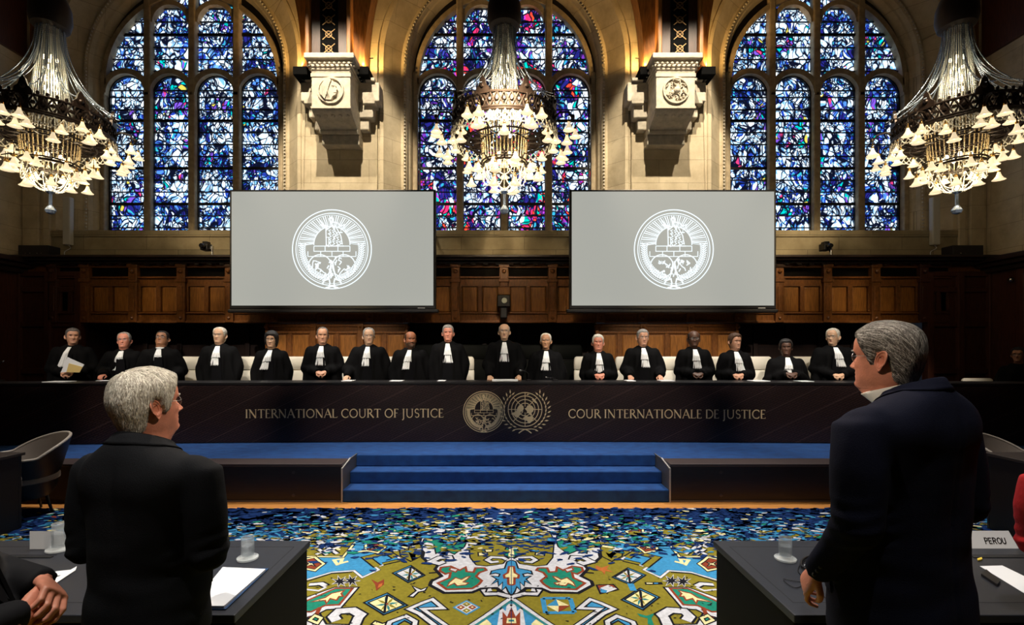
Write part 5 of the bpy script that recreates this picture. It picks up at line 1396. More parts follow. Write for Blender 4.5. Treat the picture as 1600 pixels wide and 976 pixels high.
# star diamonds
def star(cx, cy, a, b_, c_, d_, fill, ly=4, mir=None):
    q = [(cx, cy-a), (cx+b_, cy-.15*a), (cx+.15*b_, cy+c_), (cx-d_, cy+.1*a)]
    cpoly([(cx+(x-cx)*1.22, cy+(y-cy)*1.22) for x, y in q], 'blue', ly, mir, out=OB); cpoly(q, fill, ly+1, mir, out=OB)
    for k in range(8):
        t = 2*PI*k/8+.2; r = 1
        cpoly([(cx, cy), (cx+b_*.30*math.cos(t-.25), cy+a*.42*math.sin(t-.25)), (cx+b_*.62*math.cos(t), cy+a*.85*math.sin(t)), (cx+b_*.30*math.cos(t+.25), cy+a*.42*math.sin(t+.25))], 'olive' if k % 2 else 'teal', ly+2, mir)
    cline([q[0], q[2]], 'black', .018, ly+3, mir)
    cpoly([(cx-12, cy), (cx, cy-8), (cx+12, cy), (cx, cy+8)], 'rust', ly+4, mir)
star(780, 562, 58, 118, 52, 90, 'white', mir=1); star(905, 577, 55, 115, 55, 100, 'white', mir=0)
star(965, 795, 72, 150, 68, 130, 'cream', mir=1); star(1000, 752, 68, 125, 72, 120, 'cream', mir=0)
cline([(925,635),(950,690)], 'blue', .05, 5, 0)
# small motifs that differ left and right
for u, v, r in ((345,820,1),):
    q = lambda s: [(u, v-52*s), (u+100*s, v), (u, v+56*s), (u-100*s, v)]
    cpoly(q(1.1), 'blue', 4, 1); cpoly(q(.9), 'white', 5, 1)
    for du, dv, c in ((0,-24,'olive'),(45,0,'rust'),(0,26,'olive'),(-45,0,'rust')): cpoly([(u+du, v+dv-18), (u+du+34, v+dv), (u+du, v+dv+19), (u+du-34, v+dv)], c, 6, 1); cpoly([(u+du, v+dv-7), (u+du+13, v+dv), (u+du, v+dv+7), (u+du-13, v+dv)], 'cream', 7, 1)
for ln in ([(240,748),(262,865)],[(455,748),(488,860)],[(240,748),(455,748)],[(262,862),(488,860)]): cline(ln, 'blue', .035, 4, 0)
cpoly([(345,757),(270,808),(365,808)], 'blue', 5, 0); cpoly([(345,757),(445,805),(365,808)], 'cream', 5, 0); cpoly([(365,808),(455,805),(362,858)], 'rust', 5, 0); cpoly([(270,808),(365,808),(362,858)], 'cream', 5, 0)
cpoly([(660,645),(790,640),(832,680),(690,712)], 'rust', 4, 0, out=OB); cpoly([(690,668),(750,645),(820,675),(740,705)], 'white', 5, 0); cpoly([(685,672),(745,690),(735,706),(695,705)], 'blue', 6, 0)
for cx_, cy_ in ((1245,612),(1335,618)):
    pts = [(cx_+(60 if k % 2 else 24)*math.cos(2*PI*k/14), cy_+(42 if k % 2 else 15)*math.sin(2*PI*k/14)) for k in range(14)]
    cpoly([(cx_+(x-cx_)*1.25, cy_+(y-cy_)*1.25) for x, y in pts], 'white', 4); cpoly(pts, 'black', 5)
cpoly([(1035,622),(1170,622),(1180,640),(1040,642)], 'black', 4, 0); cpoly([(1050,628),(1100,628),(1098,636),(1052,636)], 'cream', 5, 0); cpoly([(1110,628),(1140,628),(1142,636),(1110,636)], 'blue', 5, 0)
# long green leaf with cream lizard
cpoly([(1185,662),(1375,662),(1580,735),(1800,830),(1800,1000),(1560,900),(1440,838),(1330,830)], 'white', 4, out=OB)
cpoly([(1235,672),(1370,672),(1570,758),(1760,850),(1560,855),(1450,805),(1340,800)], 'green', 5, out=[('rust', .02)])
cpoly([(1300,688),(1345,700),(1400,712),(1450,745),(1555,778),(1450,765),(1440,790),(1410,752),(1360,765),(1340,735),(1310,735),(1325,712)], 'cream', 6, out=[('rust', .014)])
cline([(1490,820),(1520,880),(1570,905)], 'rust', .03, 6); cpoly([(1480,905),(1530,885),(1570,920),(1510,945)], 'green', 6, out=OC)
cline([(1230,985),(1190,900),(1170,880),(1235,842),(1345,850),(1388,890),(1360,925)], 'white', .065, 5, under='black')
cpoly([(1225,955),(1440,950),(1490,870),(1600,900),(1900,1100),(1250,1060)], 'white', 4, out=OB)
cline([(1440,655),(1480,635),(1575,642)], 'white', .04, 5, under='black'); cline([(1440,662),(1500,690),(1600,680)], 'white', .02, 5)
cpoly([(650,490),(700,510),(760,490),(740,520),(790,545),(730,535),(725,565),(700,535),(660,530)], 'orange', 4, 0); cpoly([(990,600),(1040,625),(1090,600),(1060,640),(1050,690),(1015,660),(990,640)], 'rust', 4, 1); cpoly([(1000,630),(1030,640),(1040,670),(1010,655)], 'orange', 5, 1)
cpoly([(650,660),(700,680),(770,652),(740,690),(800,735),(760,740),(720,700),(670,690)], 'white', 4, 1, out=OB)
cpoly([(975,865),(1050,885),(1115,865),(1090,905),(1110,960),(1060,950),(1060,905),(1000,890)], 'green', 4, 0); cpoly([(940,925),(1000,945),(1060,925),(1090,950),(1010,985),(950,960)], 'cream', 4, 1, out=OB)
cpoly([(730,390),(765,400),(790,378),(815,400),(790,420),(780,440),(755,425)], 'cream', 4, 0); cpoly([(720,390),(760,402),(800,388),(790,410),(770,455),(740,440),(745,415)], 'cream', 4, 1)
cline([(560,545),(600,548),(640,552)], 'black', .02, 4)
# bent blue bands at the edge of the pale blue ground
cline([(900,430),(960,390),(1130,430),(1040,500)], 'olive', .05, 4, under='black'); cline([(870,450),(1000,480)], 'olive', .03, 4, under='black')
cline([(1240,545),(1400,555),(1600,620)], 'black', .012, 4)
# hooks of the olive ground into white
cpoly([(735,300),(790,330),(800,370),(870,372),(860,420),(780,460),(700,420),(690,350)], 'olive', 4, out=OB)
# nearer part of the carpet, beyond the lower edge of the photo
rnd = random.Random(12)
for (x, y) in [(a*.9-4.5, 1.0+.75*q) for a in range(11) for q in range(3)]:
    if abs(x) < .5: continue
    c = rnd.choice(['blue', 'white', 'green', 'rust', 'cream']); s = rnd.uniform(.10, .2)
    P = [(x-s, y), (x, y+s*.8), (x+s, y), (x, y-s*.8)]
    cb.add([(u, v, ZC+LAY*4) for u, v in P], [(0,1,2,3)], CK.index(c)); cb.stroke(P, .02, lambda u, v, d: Vector((u, v, d)), ZC, ZC+LAY*4.4, CK.index('black'), closed=True)
    P = [(u*.5+x*.5, v*.5+y*.5) for u, v in P]; cb.add([(u, v, ZC+LAY*5) for u, v in P], [(0,1,2,3)], CK.index(rnd.choice(['white', 'cream', 'navy'])))
# far part: the pattern dissolves into navy flakes, and coloured flakes drift over the navy border
def flake(x, y, L, ang, col, layer):
    n = rnd.choice((5, 6, 7)); P = []
    for k in range(n):
        a = 2*PI*k/n; r = rnd.uniform(.45, 1.1); u, v = L*r*math.cos(a), L*.42*r*math.sin(a)
        P.append((x+u*math.cos(ang)-v*math.sin(ang), y+u*math.sin(ang)+v*math.cos(ang)))
    z = ZC+layer*LAY; cb.add([(u, v, z) for u, v in P], [list(range(n))], CK.index(col))
for k in range(6200):
    y = 3.75+(5.57-3.75)*rnd.random()**.62; x = rnd.uniform(-5.8, 5.8)
    den = max(0, min(1, (y-3.85)/.75))
    if abs(x) > 2.9 and y < 4.1: continue
    if rnd.random() > den**1.3*(.25 if y < 4.2 else 1): continue
    flake(x, y, rnd.uniform(.03, .085)*(1.15 if y > 4.5 else .8), rnd.uniform(-.7, .7), 'navy', 9)
PALS = ['olive', 'olive', 'olive', 'white', 'white', 'blue', 'cream', 'green', 'olive', 'blue']
def bandcol(x, y):
    ax = abs(x-.045)
    if ax > 1.3 and rnd.random() < .35: return 'blue'
    if .9 < ax < 1.6 and rnd.random() < .3: return 'green'
    if ax > 2.2 and rnd.random() < .04: return 'rust'
    return rnd.choice(PALS)
for k in range(7000):
    y = 4.35+(5.56-4.35)*rnd.random()**.9; x = rnd.uniform(-5.8, 5.8)
    den = 1-max(0, (y-4.55)/1.05)
    if rnd.random() > den**1.15*.72: continue
    if y < 4.6 and abs(x) < 2.3 and rnd.random() < .6: continue
    flake(x, y, rnd.uniform(.025, .075), rnd.uniform(-.6, .6), bandcol(x, y), 10)
for k in range(150):     # lone dark specks in the near field
    flake(rnd.uniform(-2, 2), rnd.uniform(3.2, 3.9), rnd.uniform(.008, .02), rnd.uniform(-1, 1), 'black', 8)
tag(cb.build('carpet', CMATS), 'large patterned carpet in olive, blue, white and green in front of the steps', 'carpet')
# ================================================================ chandeliers
SHADE = emis_off(mat('opal_shade', (.9,.8,.6), .4, emit=(1,.80,.50), es=.78)); GLOW = emis_off(mat('lamp_bulb', (1,.9,.7), .4, emit=(1,.84,.55), es=3.5))
def strand_pts(f, n): return [f(k/n) for k in range(n+1)]
def beads(b, f, length, size=.026, r=.0085, seg=5):
    n = max(4, int(length/size)*2); pts = [f(k/n) for k in range(n+1)]
    b.tube(pts, [r if k % 2 else r*.28 for k in range(n+1)], seg)
def chandelier(px, X, label):
    Y = 7.0; t = thing('chandelier', label, 'chandelier', (X, Y, 0))
    b = MB(); b.tube([(0,0,6.9),(0,0,CEIL)], .03, 8)
    for k in range(14): b.ball((0,0,7.2+k*.3), .05, 8, 6, sz=1.4)
    b.build('ceiling_chain', BRONZE, t)
    MB().lathe([(.0,7.12),(.10,7.10),(.13,6.98),(.20,6.92),(.24,6.80),(.25,6.62),(.22,6.50),(.17,6.47),(0,6.46)], (0,0,0), 28).build('crown_cap', mat('blackened_bronze', (.02,.013,.01), .6, metal=.3), t, smooth=True, angle=40)
    b = MB(); NS = 28
    for k in range(NS):
        a = 2*PI*k/NS+(.05 if k % 2 else -.05)
        f = lambda u, a=a, e=2.0+.5*(k % 3): Vector(((.16+.66*u**e)*math.cos(a), (.16+.66*u**e)*math.sin(a), 6.50-1.20*(1-(1-u)**1.15)))
        beads(b, f, 1.6, .034, .0095)
    o = b.build('outer_bead_strands', CRYS, t, smooth=True); o['kind'] = 'stuff'
    b = MB(); NS = 40
    for k in range(NS):
        a = 2*PI*(k+.5)/NS
        f = lambda u, a=a: Vector(((.12+.13*u)*math.cos(a), (.12+.13*u)*math.sin(a), 6.48-1.38*u))
        beads(b, f, 1.4, .026, .0115, 4)
    o = b.build('inner_bead_strands', CRYSM, t, smooth=True); o['kind'] = 'stuff'
    b = MB(); NS = 38
    for k in range(NS):
        a = 2*PI*(k+.5)/NS
        f = lambda u, a=a: Vector(((.36-.05*u)*math.cos(a), (.36-.05*u)*math.sin(a), 5.12-.60*u))
        beads(b, f, .6, .026, .0105, 4)
    o = b.build('lower_bead_curtain', CRYSW, t, smooth=True); o['kind'] = 'stuff'
    # pierced crown
    ring = lambda b, r, z, th: b.tube([(r*math.cos(2*PI*k/48), r*math.sin(2*PI*k/48), z) for k in range(48)], th, 8, closed=True)
    b = MB(); R = .735
    ring(b, R, 5.00, .022); ring(b, R, 5.20, .020); ring(b, R-.02, 5.10, .012); ring(b, R+.02, 4.96, .018)
    for k in range(48):
        a0, a1 = 2*PI*k/48, 2*PI*(k+1)/48
        for (u, v) in ((a0, a1), (a1, a0)): b.tube([(R*math.cos(u), R*math.sin(u), 5.0), (R*math.cos(v), R*math.sin(v), 5.20)], .013, 5)
        b.box(-.05, .05, -.006, .006, 5.0, 5.20, M=Matrix.Translation((R*.985*math.cos(a0), R*.985*math.sin(a0), 0)) @ Matrix.Rotation(a0+PI/2, 4, 'Z')) if k % 2 else None
        b.ball((R*math.cos(a0), R*math.sin(a0), 5.10), .030, 6, 4); b.ball((R*math.cos(a0+.06), R*math.sin(a0+.06), 5.235), .022, 6, 4, sz=1.4)
    cr = b.build('crown_ring', BRONZE, t, smooth=True, angle=40)
    for k in range(8):
        b = MB(); a = 2*PI*(k+.5)/8; M = Matrix.Rotation(a+PI/2, 3, 'Z'); c = Vector((R*math.cos(a), R*math.sin(a), 0))
        pr = [(-.10,5.18),(-.09,5.26),(-.05,5.30),(-.03,5.38),(0,5.43),(.03,5.38),(.05,5.30),(.09,5.26),(.10,5.18)]
        b.prism(pr, lambda u, v, d: c+M @ Vector((u, d, v)), -.02, .02); b.ball(c*1.03+Vector((0,0,5.28)), .03, 8, 6)
        b.build('crown_finial', BRONZE, t)
    b = MB()      # bowl ribs between crown and inner ring, lower ring, scrolled arms
    for k in range(16):
        a = 2*PI*k/16; c, s = math.cos(a), math.sin(a)
        b.tube([(R*c, R*s, 4.98), (.62*c, .62*s, 4.86), (.46*c, .46*s, 4.82), (.33*c, .33*s, 4.84)], .012, 5)
    ring(b, .33, 4.84, .014); ring(b, .52, 4.835, .012); ring(b, .30, 4.50, .022); ring(b, .33, 4.53, .012)
    b.build('lower_frame', BRASS if False else BRONZE, t, smooth=True)
    LP = []
    for k in range(14): a = 2*PI*(k+.5)/14; LP.append((.745, a, 4.90))
    for k in range(8): a = 2*PI*k/8; LP.append((.82, a, 4.74))
    for k in range(8):
        a = 2*PI*(k+.5)/8
        for da, rr, z in ((-.10, .99, 4.93), (.08, 1.03, 4.90), (0, .93, 4.80)): LP.append((rr, a+da, z))
    for k in range(8): a = 2*PI*(k+.5)/8; LP.append((.40, a, 4.50)); LP.append((.50, a+.15, 4.38)) if k % 2 else LP.append((.52, a-.1, 4.52))
    for k in range(4): a = 2*PI*(k+.5)/4; LP.append((.22, a, 4.30))
    for k in range(8):
        arms = MB(); a = 2*PI*(k+.5)/8; c, s = math.cos(a), math.sin(a)
        arms.tube([(.73*c,.73*s,5.04),(.83*c,.83*s,5.12),(.95*c,.95*s,5.10),(1.01*c,1.01*s,5.0),(.97*c,.97*s,4.95)], [.018,.016,.014,.012,.010], 6)
        arms.ball((1.01*c,1.01*s,5.03), .03, 8, 6); arms.build('scroll_arm', BRONZE, t, smooth=True); arms = MB()
        a = 2*PI*(k+.5)/8+PI/8; c, s = math.cos(a), math.sin(a)
        arms.tube([(.30*c,.30*s,4.50),(.40*c,.40*s,4.57),(.50*c,.50*s,4.52)], [.012,.01,.008], 6); arms.build('lower_arm', BRONZE, t, smooth=True)
    first = None
    for (r, a, z) in LP:
        if first is None:
            first = MB().lathe([(.012,.0),(.016,-.015),(.022,-.04),(.034,-.075),(.058,-.110),(.078,-.125),(.074,-.126),(.05,-.108),(.02,-.05),(.0,-.04)], (0,0,0), 16).build('lamp_shade', SHADE, t, smooth=True)
            so = MB().lathe([(0,.05),(.010,.048),(.008,.02),(.018,.015),(.020,-.012),(.012,-.02),(0,-.02)], (0,0,0), 10).build('socket', BRASS, first, smooth=True)
            ho = MB().tube([(0,0,.04),(0,0,.13)], .004, 5).build('hanger', BRONZE, first)
            bu = MB().ball((0,0,-.085), .022, 8, 6).build('bulb', GLOW, first, smooth=True)
            L = first
        else:
            L = first.copy(); COL.objects.link(L); L.parent = t
            for ch in (so, ho, bu): c = ch.copy(); COL.objects.link(c); c.parent = L
        L.location = (r*math.cos(a), r*math.sin(a), z)
    b = MB()
    for lay in range(2):
        for k in range(24):
            a0 = 2*PI*(k+.5*lay)/24; a1 = a0+2*PI/24*1.6
            f = lambda u: Vector((.76*math.cos(a0+(a1-a0)*u), .76*math.sin(a0+(a1-a0)*u), 4.97-.16*4*u*(1-u)))
            beads(b, f, .36, .030, .0105, 5)
    b.build('crown_swags', CRYSS, t, smooth=True)
    b = MB()
    for k in range(12):
        a0 = 2*PI*k/12; a1 = a0+2*PI/12*2
        f = lambda u: Vector((.31*math.cos(a0+(a1-a0)*u), .31*math.sin(a0+(a1-a0)*u), 4.49-.22*4*u*(1-u)))
        beads(b, f, .5, .028, .010, 5)
        f = lambda u: Vector(((.30-.24*u**1.6)*math.cos(a0), (.30-.24*u**1.6)*math.sin(a0), 4.49-.36*math.sin(u*PI/2)))
        beads(b, f, .48, .028, .010, 5)
    b.build('lower_swags', CRYSS, t, smooth=True)
    b = MB(); b.lathe([(0,4.16),(.05,4.15),(.06,4.12),(.02,4.09),(.018,3.93),(.030,3.915),(.05,3.89),(.068,3.855),(.05,3.815),(.02,3.80),(0,3.795)], (0,0,0), 10)
    b.build('crystal_drop', CRYS, t)
    b = MB()
    for z in (5.45, 5.6, 5.75, 5.9, 6.05):
        for k in range(4): b.ball((.07*math.cos(k*1.57+z*3), .07*math.sin(k*1.57+z*3), z), .016, 8, 6, sz=2.2)
    for k in range(6): b.ball((.15*math.cos(k*1.047), .15*math.sin(k*1.047), 4.62), .026, 8, 6, sz=1.4)
    o = b.build('inner_bulbs', GLOW, t, smooth=True); o['kind'] = 'stuff'
    for z, e in ((4.22, 24), (5.75, 17), (4.72, 14)):
        p = point('chandelier_light', (X, Y, z), e, (1,.80,.50), .10)
    return t
chandelier(75, -6.57, 'left crystal chandelier with rings of lit glass bells'); chandelier(787, 0, 'middle crystal chandelier hanging before the central window'); chandelier(1495, 6.55, 'right crystal chandelier with rings of lit glass bells')

# ================================================================ white high-backed chairs behind the judges
def high_chair(m, dark=False):
    t = empty('office_chair'); b = MB()
    hw = .275; rows = []
    for z, w, y, th in ((.62,.24,.0,.09),(.66,.265,.0,.10),(.80,.27,.01,.10),(.95,.272,.03,.09),(.985,.268,.036,.075),(1.0,.262,.04,.06)):
        rows.append([(w*math.copysign(abs(math.cos(a))**.35, math.cos(a)), y+th/2*math.copysign(abs(math.sin(a))**.5, math.sin(a)), z) for a in [2*PI*k/28 for k in range(28)]])
    b.loft(rows); b.build('backrest', m, t, smooth=True, angle=60)
    rows = []
    for z, w, y, th in ((1.005,.255,.04,.06),(1.02,.268,.04,.09),(1.12,.270,.045,.095),(1.20,.266,.05,.085),(1.235,.25,.052,.06),(1.25,.225,.054,.03)):
        rows.append([(w*math.copysign(abs(math.cos(a))**.35, math.cos(a)), y+th/2*math.copysign(abs(math.sin(a))**.5, math.sin(a)), z) for a in [2*PI*k/28 for k in range(28)]])
    MB().loft(rows).build('headrest', m, t, smooth=True, angle=60)
    MB().bbox(-.26, .26, -.50, .02, .44, .54, .03).build('seat', m, t, smooth=True, angle=40)
    for s in (-1, 1): MB().tube([(s*.26,.0,.75),(s*.30,-.08,.74),(s*.30,-.32,.72),(s*.28,-.34,.60),(s*.25,-.30,.50)], .018, 8).build('armrest', STEEL, t, smooth=True)
    b = MB(); b.tube([(0,-.24,.44),(0,-.24,.08)], .03, 10)
    for k in range(5):
        a = 2*PI*k/5; b.tube([(0,-.24,.09),(.28*math.cos(a),-.24+.28*math.sin(a),.055)], [.025,.014], 6)
    b.build('pedestal', STEEL, t, smooth=True)
    b = MB()
    for k in range(5):
        a = 2*PI*k/5; b.ball((.28*math.cos(a),-.24+.28*math.sin(a),.03), .028, 8, 6)
    b.build('castors', BLACK, t, smooth=True)
    return t
cy = 8.92; first = None
cl = [(303,'in the gap right of the person looking down'),(388,'left of the person with short wavy black hair'),(463,'right of the person with short wavy black hair'),(533,'between the receding dark-haired person and the left oak screen'),(718,'just right of the tall grey-haired person'),(920,'left of the ruddy white-haired person'),(985,'left of the person leaning both hands on the bench'),(1043,'left of the bald dark-skinned person'),(1117,'right of the bald dark-skinned person'),(1185,'right of the person with short brown hair'),(1252,'left of the tall white-haired person at the right end'),(600,'behind the grey-haired person before the left oak screen')]
for px, where in cl:
    if first is None: first = high_chair(CREAM); c = first
    else: c = copy_tree(first)
    c.location = ((px-788)*cy/F, cy, SZ); tag(c, 'high-backed cream leather chair '+where, 'chair', 'cream chairs behind the bench')
DKL = mat('dark_leather', (.0025,.003,.0025), .7, spec=.08); dfirst = None
for px, where in ((672,'left of the bald person in the middle, outer one'),(742,'left of the bald person in the middle, inner one'),(822,'right of the bald person in the middle, inner one'),(886,'right of the bald person in the middle, outer one')):
    c = high_chair(DKL) if dfirst is None else copy_tree(dfirst); dfirst = dfirst or c
    c.location = ((px-788)*9.5/F, 9.5, SZ); c.scale = (1.15, 1, 1.18); tag(c, 'tall dark chair in the recess '+where, 'chair', 'dark chairs in the recess')
c = copy_tree(first); c.location = ((1531-788)*8.5/F, 8.5, SZ); c.scale = (1, 1, .70); tag(c, 'low cream chair back right of the oak panels near the right wall', 'chair')
# ---------------------------------------------------------------- tub chairs and side desks
def tub(px, y, label, rz):
    t = thing('tub_chair', label, 'chair', ((px-788)*y/F, y, 0), rz)
    rows = []; n = 44
    for z, rx, ry, th, k in ((.42,.27,.25,0,0),(.50,.31,.29,0,0),(.62,.345,.32,0,.3),(.74,.375,.35,0,.7),(.83,.395,.37,0,1.0)):
        row = []
        for i in range(n+1):
            a = math.radians(-18+216*i/n); lo = math.sin(a)    # back where sin is 1
            drop = .17*k*(1-max(0, lo))**1.6
            row.append((rx*math.cos(a), ry*math.sin(a), z-drop+.03*k*max(0, lo)**4))
        rows.append(row)
    m = n+1; b = MB(); vs = [v for r in rows for v in r]
    b.add(vs, [(i*m+k, i*m+k+1, (i+1)*m+k+1, (i+1)*m+k) for i in range(4) for k in range(n)])
    o = b.build('shell', LEATH, t, smooth=True)
    b = MB(); C2 = 1.07; vs2 = [(v[0]*C2, v[1]*C2, v[2]-.004) for v in vs]; b.add(vs2, [(i*m+k, i*m+k+1, (i+1)*m+k+1, (i+1)*m+k) for i in range(4) for k in range(n)]); b.add([v for v in rows[-1]]+vs2[-m:], [(k, k+1, m+k+1, m+k) for k in range(n)]); b.lathe([(0,.20),(.22,.20),(.27,.28),(.29,.43)], (0,0,0), 30); b.build('outer_shell', BLACK, t, smooth=True, angle=50)
    MB().tube([Vector((v[0]*1.035, v[1]*1.035, v[2]+.004)) for v in rows[-1]], .016, 8).build('piping', mat('piping_leather', (.34,.30,.26), .45), t, smooth=True)
    MB().lathe([(0,.36),(.26,.36),(.30,.39),(.30,.44),(.27,.47),(0,.475)], (0,0,0), 28).build('seat', LEATH, t, smooth=True, angle=50)
    for sx in (-1, 1):
        for sy in (-1, 1): MB().tube([(sx*.14, sy*.14, .24), (sx*.19, sy*.19, .0)], [.018,.012], 8).build('leg', BLACK, t, smooth=True)
tub(38, 5.40, 'taupe leather tub chair behind the dark desk near the left edge', math.radians(-32)); tub(1583, 5.40, 'taupe leather tub chair behind the dark desk near the right edge', math.radians(32))
for s, nm in ((-1, 'left'), (1, 'right')):
    xi = s*4.93; xo = s*6.6; x0, x1 = sorted((xi, xo)); y0, y1 = 4.15, 4.98
    t = thing('clerk_desk', 'black clerk desk standing on the floor at the %s, below the tub chair' % nm, 'desk', ((x0+x1)/2, (y0+y1)/2, 0)); cx = (x0+x1)/2; cyy = (y0+y1)/2
    MB().bbox(x0-cx, x1-cx, y0-cyy, y1-cyy, .76, .79, .004).build('top', mat('desk_top_brown', (.022,.014,.012), .5), t)
    MB().bbox(x0-cx+.02, x1-cx-.02, y1-cyy-.05, y1-cyy-.02, .0145, .76, .004).build('front_panel', BLACK, t)
    for q in (x0-cx+.02, x1-cx-.05): MB().bbox(q, q+.03, y0-cyy+.02, y1-cyy-.05, .0145, .76, .004).build('side_panel', BLACK, t)

# ---------------------------------------------------------------- foreground tables
TY0, TY1, TZ = 2.0, 2.78, .75
TRAY = mat('inset_line', (.004,.004,.005), .6)
def table(s, xi, nm):
    xo = s*3.9; x0, x1 = sorted((xi, xo)); cx = (x0+x1)/2; cyy = (TY0+TY1)/2
    t = thing('table', 'long slate grey table at the %s with black front panel' % nm, 'table', (cx, cyy, 0)); h = (x1-x0)/2; d = (TY1-TY0)/2
    b = MB(); b.bbox(-h, h, -d, d, TZ-.035, TZ, .004); b.build('tabletop', FELT, t)
    b = MB(); e = h-.055
    inner = -s*e
    b.stroke([(s*h, -d+.10), (inner, -d+.10), (inner, d-.09), (s*h, d-.09)], .004, lambda u, v, q: Vector((u, v, q)), TZ-.001, TZ+.0006)
    b.build('inlay_line', TRAY, t)
    b = MB()
    for k in range(3):
        u = inner+s*(.42+.8*k); b.bbox(min(u, u+s*.42), max(u, u+s*.42), d-.235, d-.215, TZ, TZ+.004, .001); b.bbox(min(u, u+s*.42), max(u, u+s*.42), d-.20, d-.197, TZ, TZ+.0015, .0005)
    b.build('cable_flap', TRAY, t)
    MB().bbox(-h+.02, h-.02, d-.07, d-.04, .0145, TZ-.035, .003).build('modesty_panel', TABLEK, t)
    for q in (-h+.01, h-.05): MB().bbox(q, q+.04, -d+.02, d-.02, .0145, TZ-.035, .004).build('side_panel', TABLEK, t)
table(-1, -1.115, 'left'); table(1, 1.20, 'right')
zt = TZ+.0015
def tumbler(px, py, label, scale=1.0, fill=.62):
    p = FL(px, py, TZ); t = thing('water_glass', label, 'glass', (p.x, p.y, zt))
    r = .032*scale; h = .115*scale
    MB().lathe([(0,0),(.050*scale,0),(.053*scale,.004),(.052*scale,.010),(r+.004,.014),(r,.020),(0,.022)], (0,0,0), 36).build('foot', GLASSF, t, smooth=True, angle=50)
    prof = [(r,.0205),(r,h),(r-.002,h+.001),(r-.0025,h),(r-.0025,.024)]
    MB().lathe(prof, (0,0,0), 36).build('glass_wall', GLASS, t, smooth=True, angle=50)
    MB().lathe([(0,.0245),(r-.003,.0245),(r-.003,h*fill),(0,h*fill)], (0,0,0), 36).build('water', mat('water', (.35,.40,.44), .03, alpha=.35, spec=.8), t, smooth=True, angle=50)
tumbler(387, 873, 'glass of water on a wide glass foot on the left table near its right end'); tumbler(95, 858, 'large glass of water on the left table between the two dark suits', 1.25); tumbler(1227, 874, 'glass of water on the right table near its left corner')
def sheet(px_pts, label, th=.002, name='paper_sheet', m=PAPER, z=zt, cat='paper', group=None, zbase=TZ):
    P = [FL(px, py, zbase) for px, py in px_pts]; c = sum(P, Vector())/len(P)
    b = MB(); b.prism([(p.x-c.x, p.y-c.y) for p in P], lambda u, v, d: Vector((u, v, d)), 0, th)
    o = b.build(name, m); o.location = (c.x, c.y, z); tag(o, label, cat, group); return o
FOLD = mat('blue_folder', (.012,.05,.14), .5)
f = sheet([(300,953),(352,889),(420,889),(353,953)], 'dark blue folder on the left table under a stack of white sheets', .004, 'folder', FOLD, cat='folder')
s = sheet([(298,949),(348,888),(415,891),(350,949)], 'stack of white sheets on the blue folder, beside the charcoal suit', .010, 'paper_stack', z=zt+.0045, zbase=TZ+.008)
sheet([(306,892),(322,886),(325,889),(306,906)], 'small white paper corner showing beside the charcoal suit')
sheet([(60,905),(88,893),(118,890),(100,898)], 'white sheet on the left table behind the lower one, near the big glass')
sheet([(70,908),(92,902),(120,886),(118,892),(88,912)], 'white sheet on the left table nearest to the clasped hands', z=zt+.0025)
# folded white card standing behind the glass
p = FL(72, 858, TZ); t = MB(); t.prism([(0,-.03),(.03,.0),(0,.0)], lambda u, v, d: Vector((d, u, -v*3.3)), -.09, .09)
o = t.build('name_card', PAPER); o.location = (p.x, p.y, zt); tag(o, 'blank white folded card behind the big water glass on the left table', 'name card')
sheet([(1531,885),(1566,884),(1640,920),(1640,945),(1603,929)], 'white sheet on the right table right of the navy suit', .002)
# name sign
p0 = FL(1516, 857, TZ); p1 = FL(1597, 859, TZ); ymid = p0.y
t = thing('name_sign', 'white table sign reading PEROU on the right table', 'sign', ((p0.x+p1.x)/2, ymid, zt)); hw = (p1.x-p0.x)/2; hh_ = .085; lean = .035
b = MB(); b.prism([(-hw, 0), (hw, 0), (hw-.02, hh_), (-hw+.02, hh_)], lambda u, v, d: Vector((u, v*lean/hh_+d*(1-v/hh_), v)), 0, .07); b.build('card', PAPER, t)
b = MB(); th = .028; tx = -.085
def blk(b, s, x0, z0, h, fn):
    S = lambda pts, w=.16: b.stroke([(x0+u*h, z0+v*h) for u, v in pts], w*h, fn, 0, .0012)
    for ch in s:
        if ch == 'P': S([(.08,0),(.08,.95),(.4,.95),(.56,.85),(.56,.6),(.4,.48),(.08,.48)]); a = .72
        if ch == 'E': S([(.6,.93),(.08,.93),(.08,.07),(.6,.07)]); S([(.08,.5),(.54,.5)]); a = .76
        if ch == 'R': S([(.08,0),(.08,.95),(.42,.95),(.58,.85),(.58,.62),(.42,.5),(.08,.5)]); S([(.36,.5),(.62,0)]); a = .80
        if ch == 'O': S([(.42+.36*math.cos(k*PI/10), .5+.45*math.sin(k*PI/10)) for k in range(21)]); a = .92
        if ch == 'U': S([(.08,1),(.08,.3),(.2,.07),(.36,.03),(.52,.07),(.62,.3),(.62,1)]); a = .80
        x0 += a*h
blk(b, 'PEROU', -.040, .022, .030, lambda u, v, d: Vector((u, v*lean/hh_-d, v))); b.build('lettering', BLACK, t)
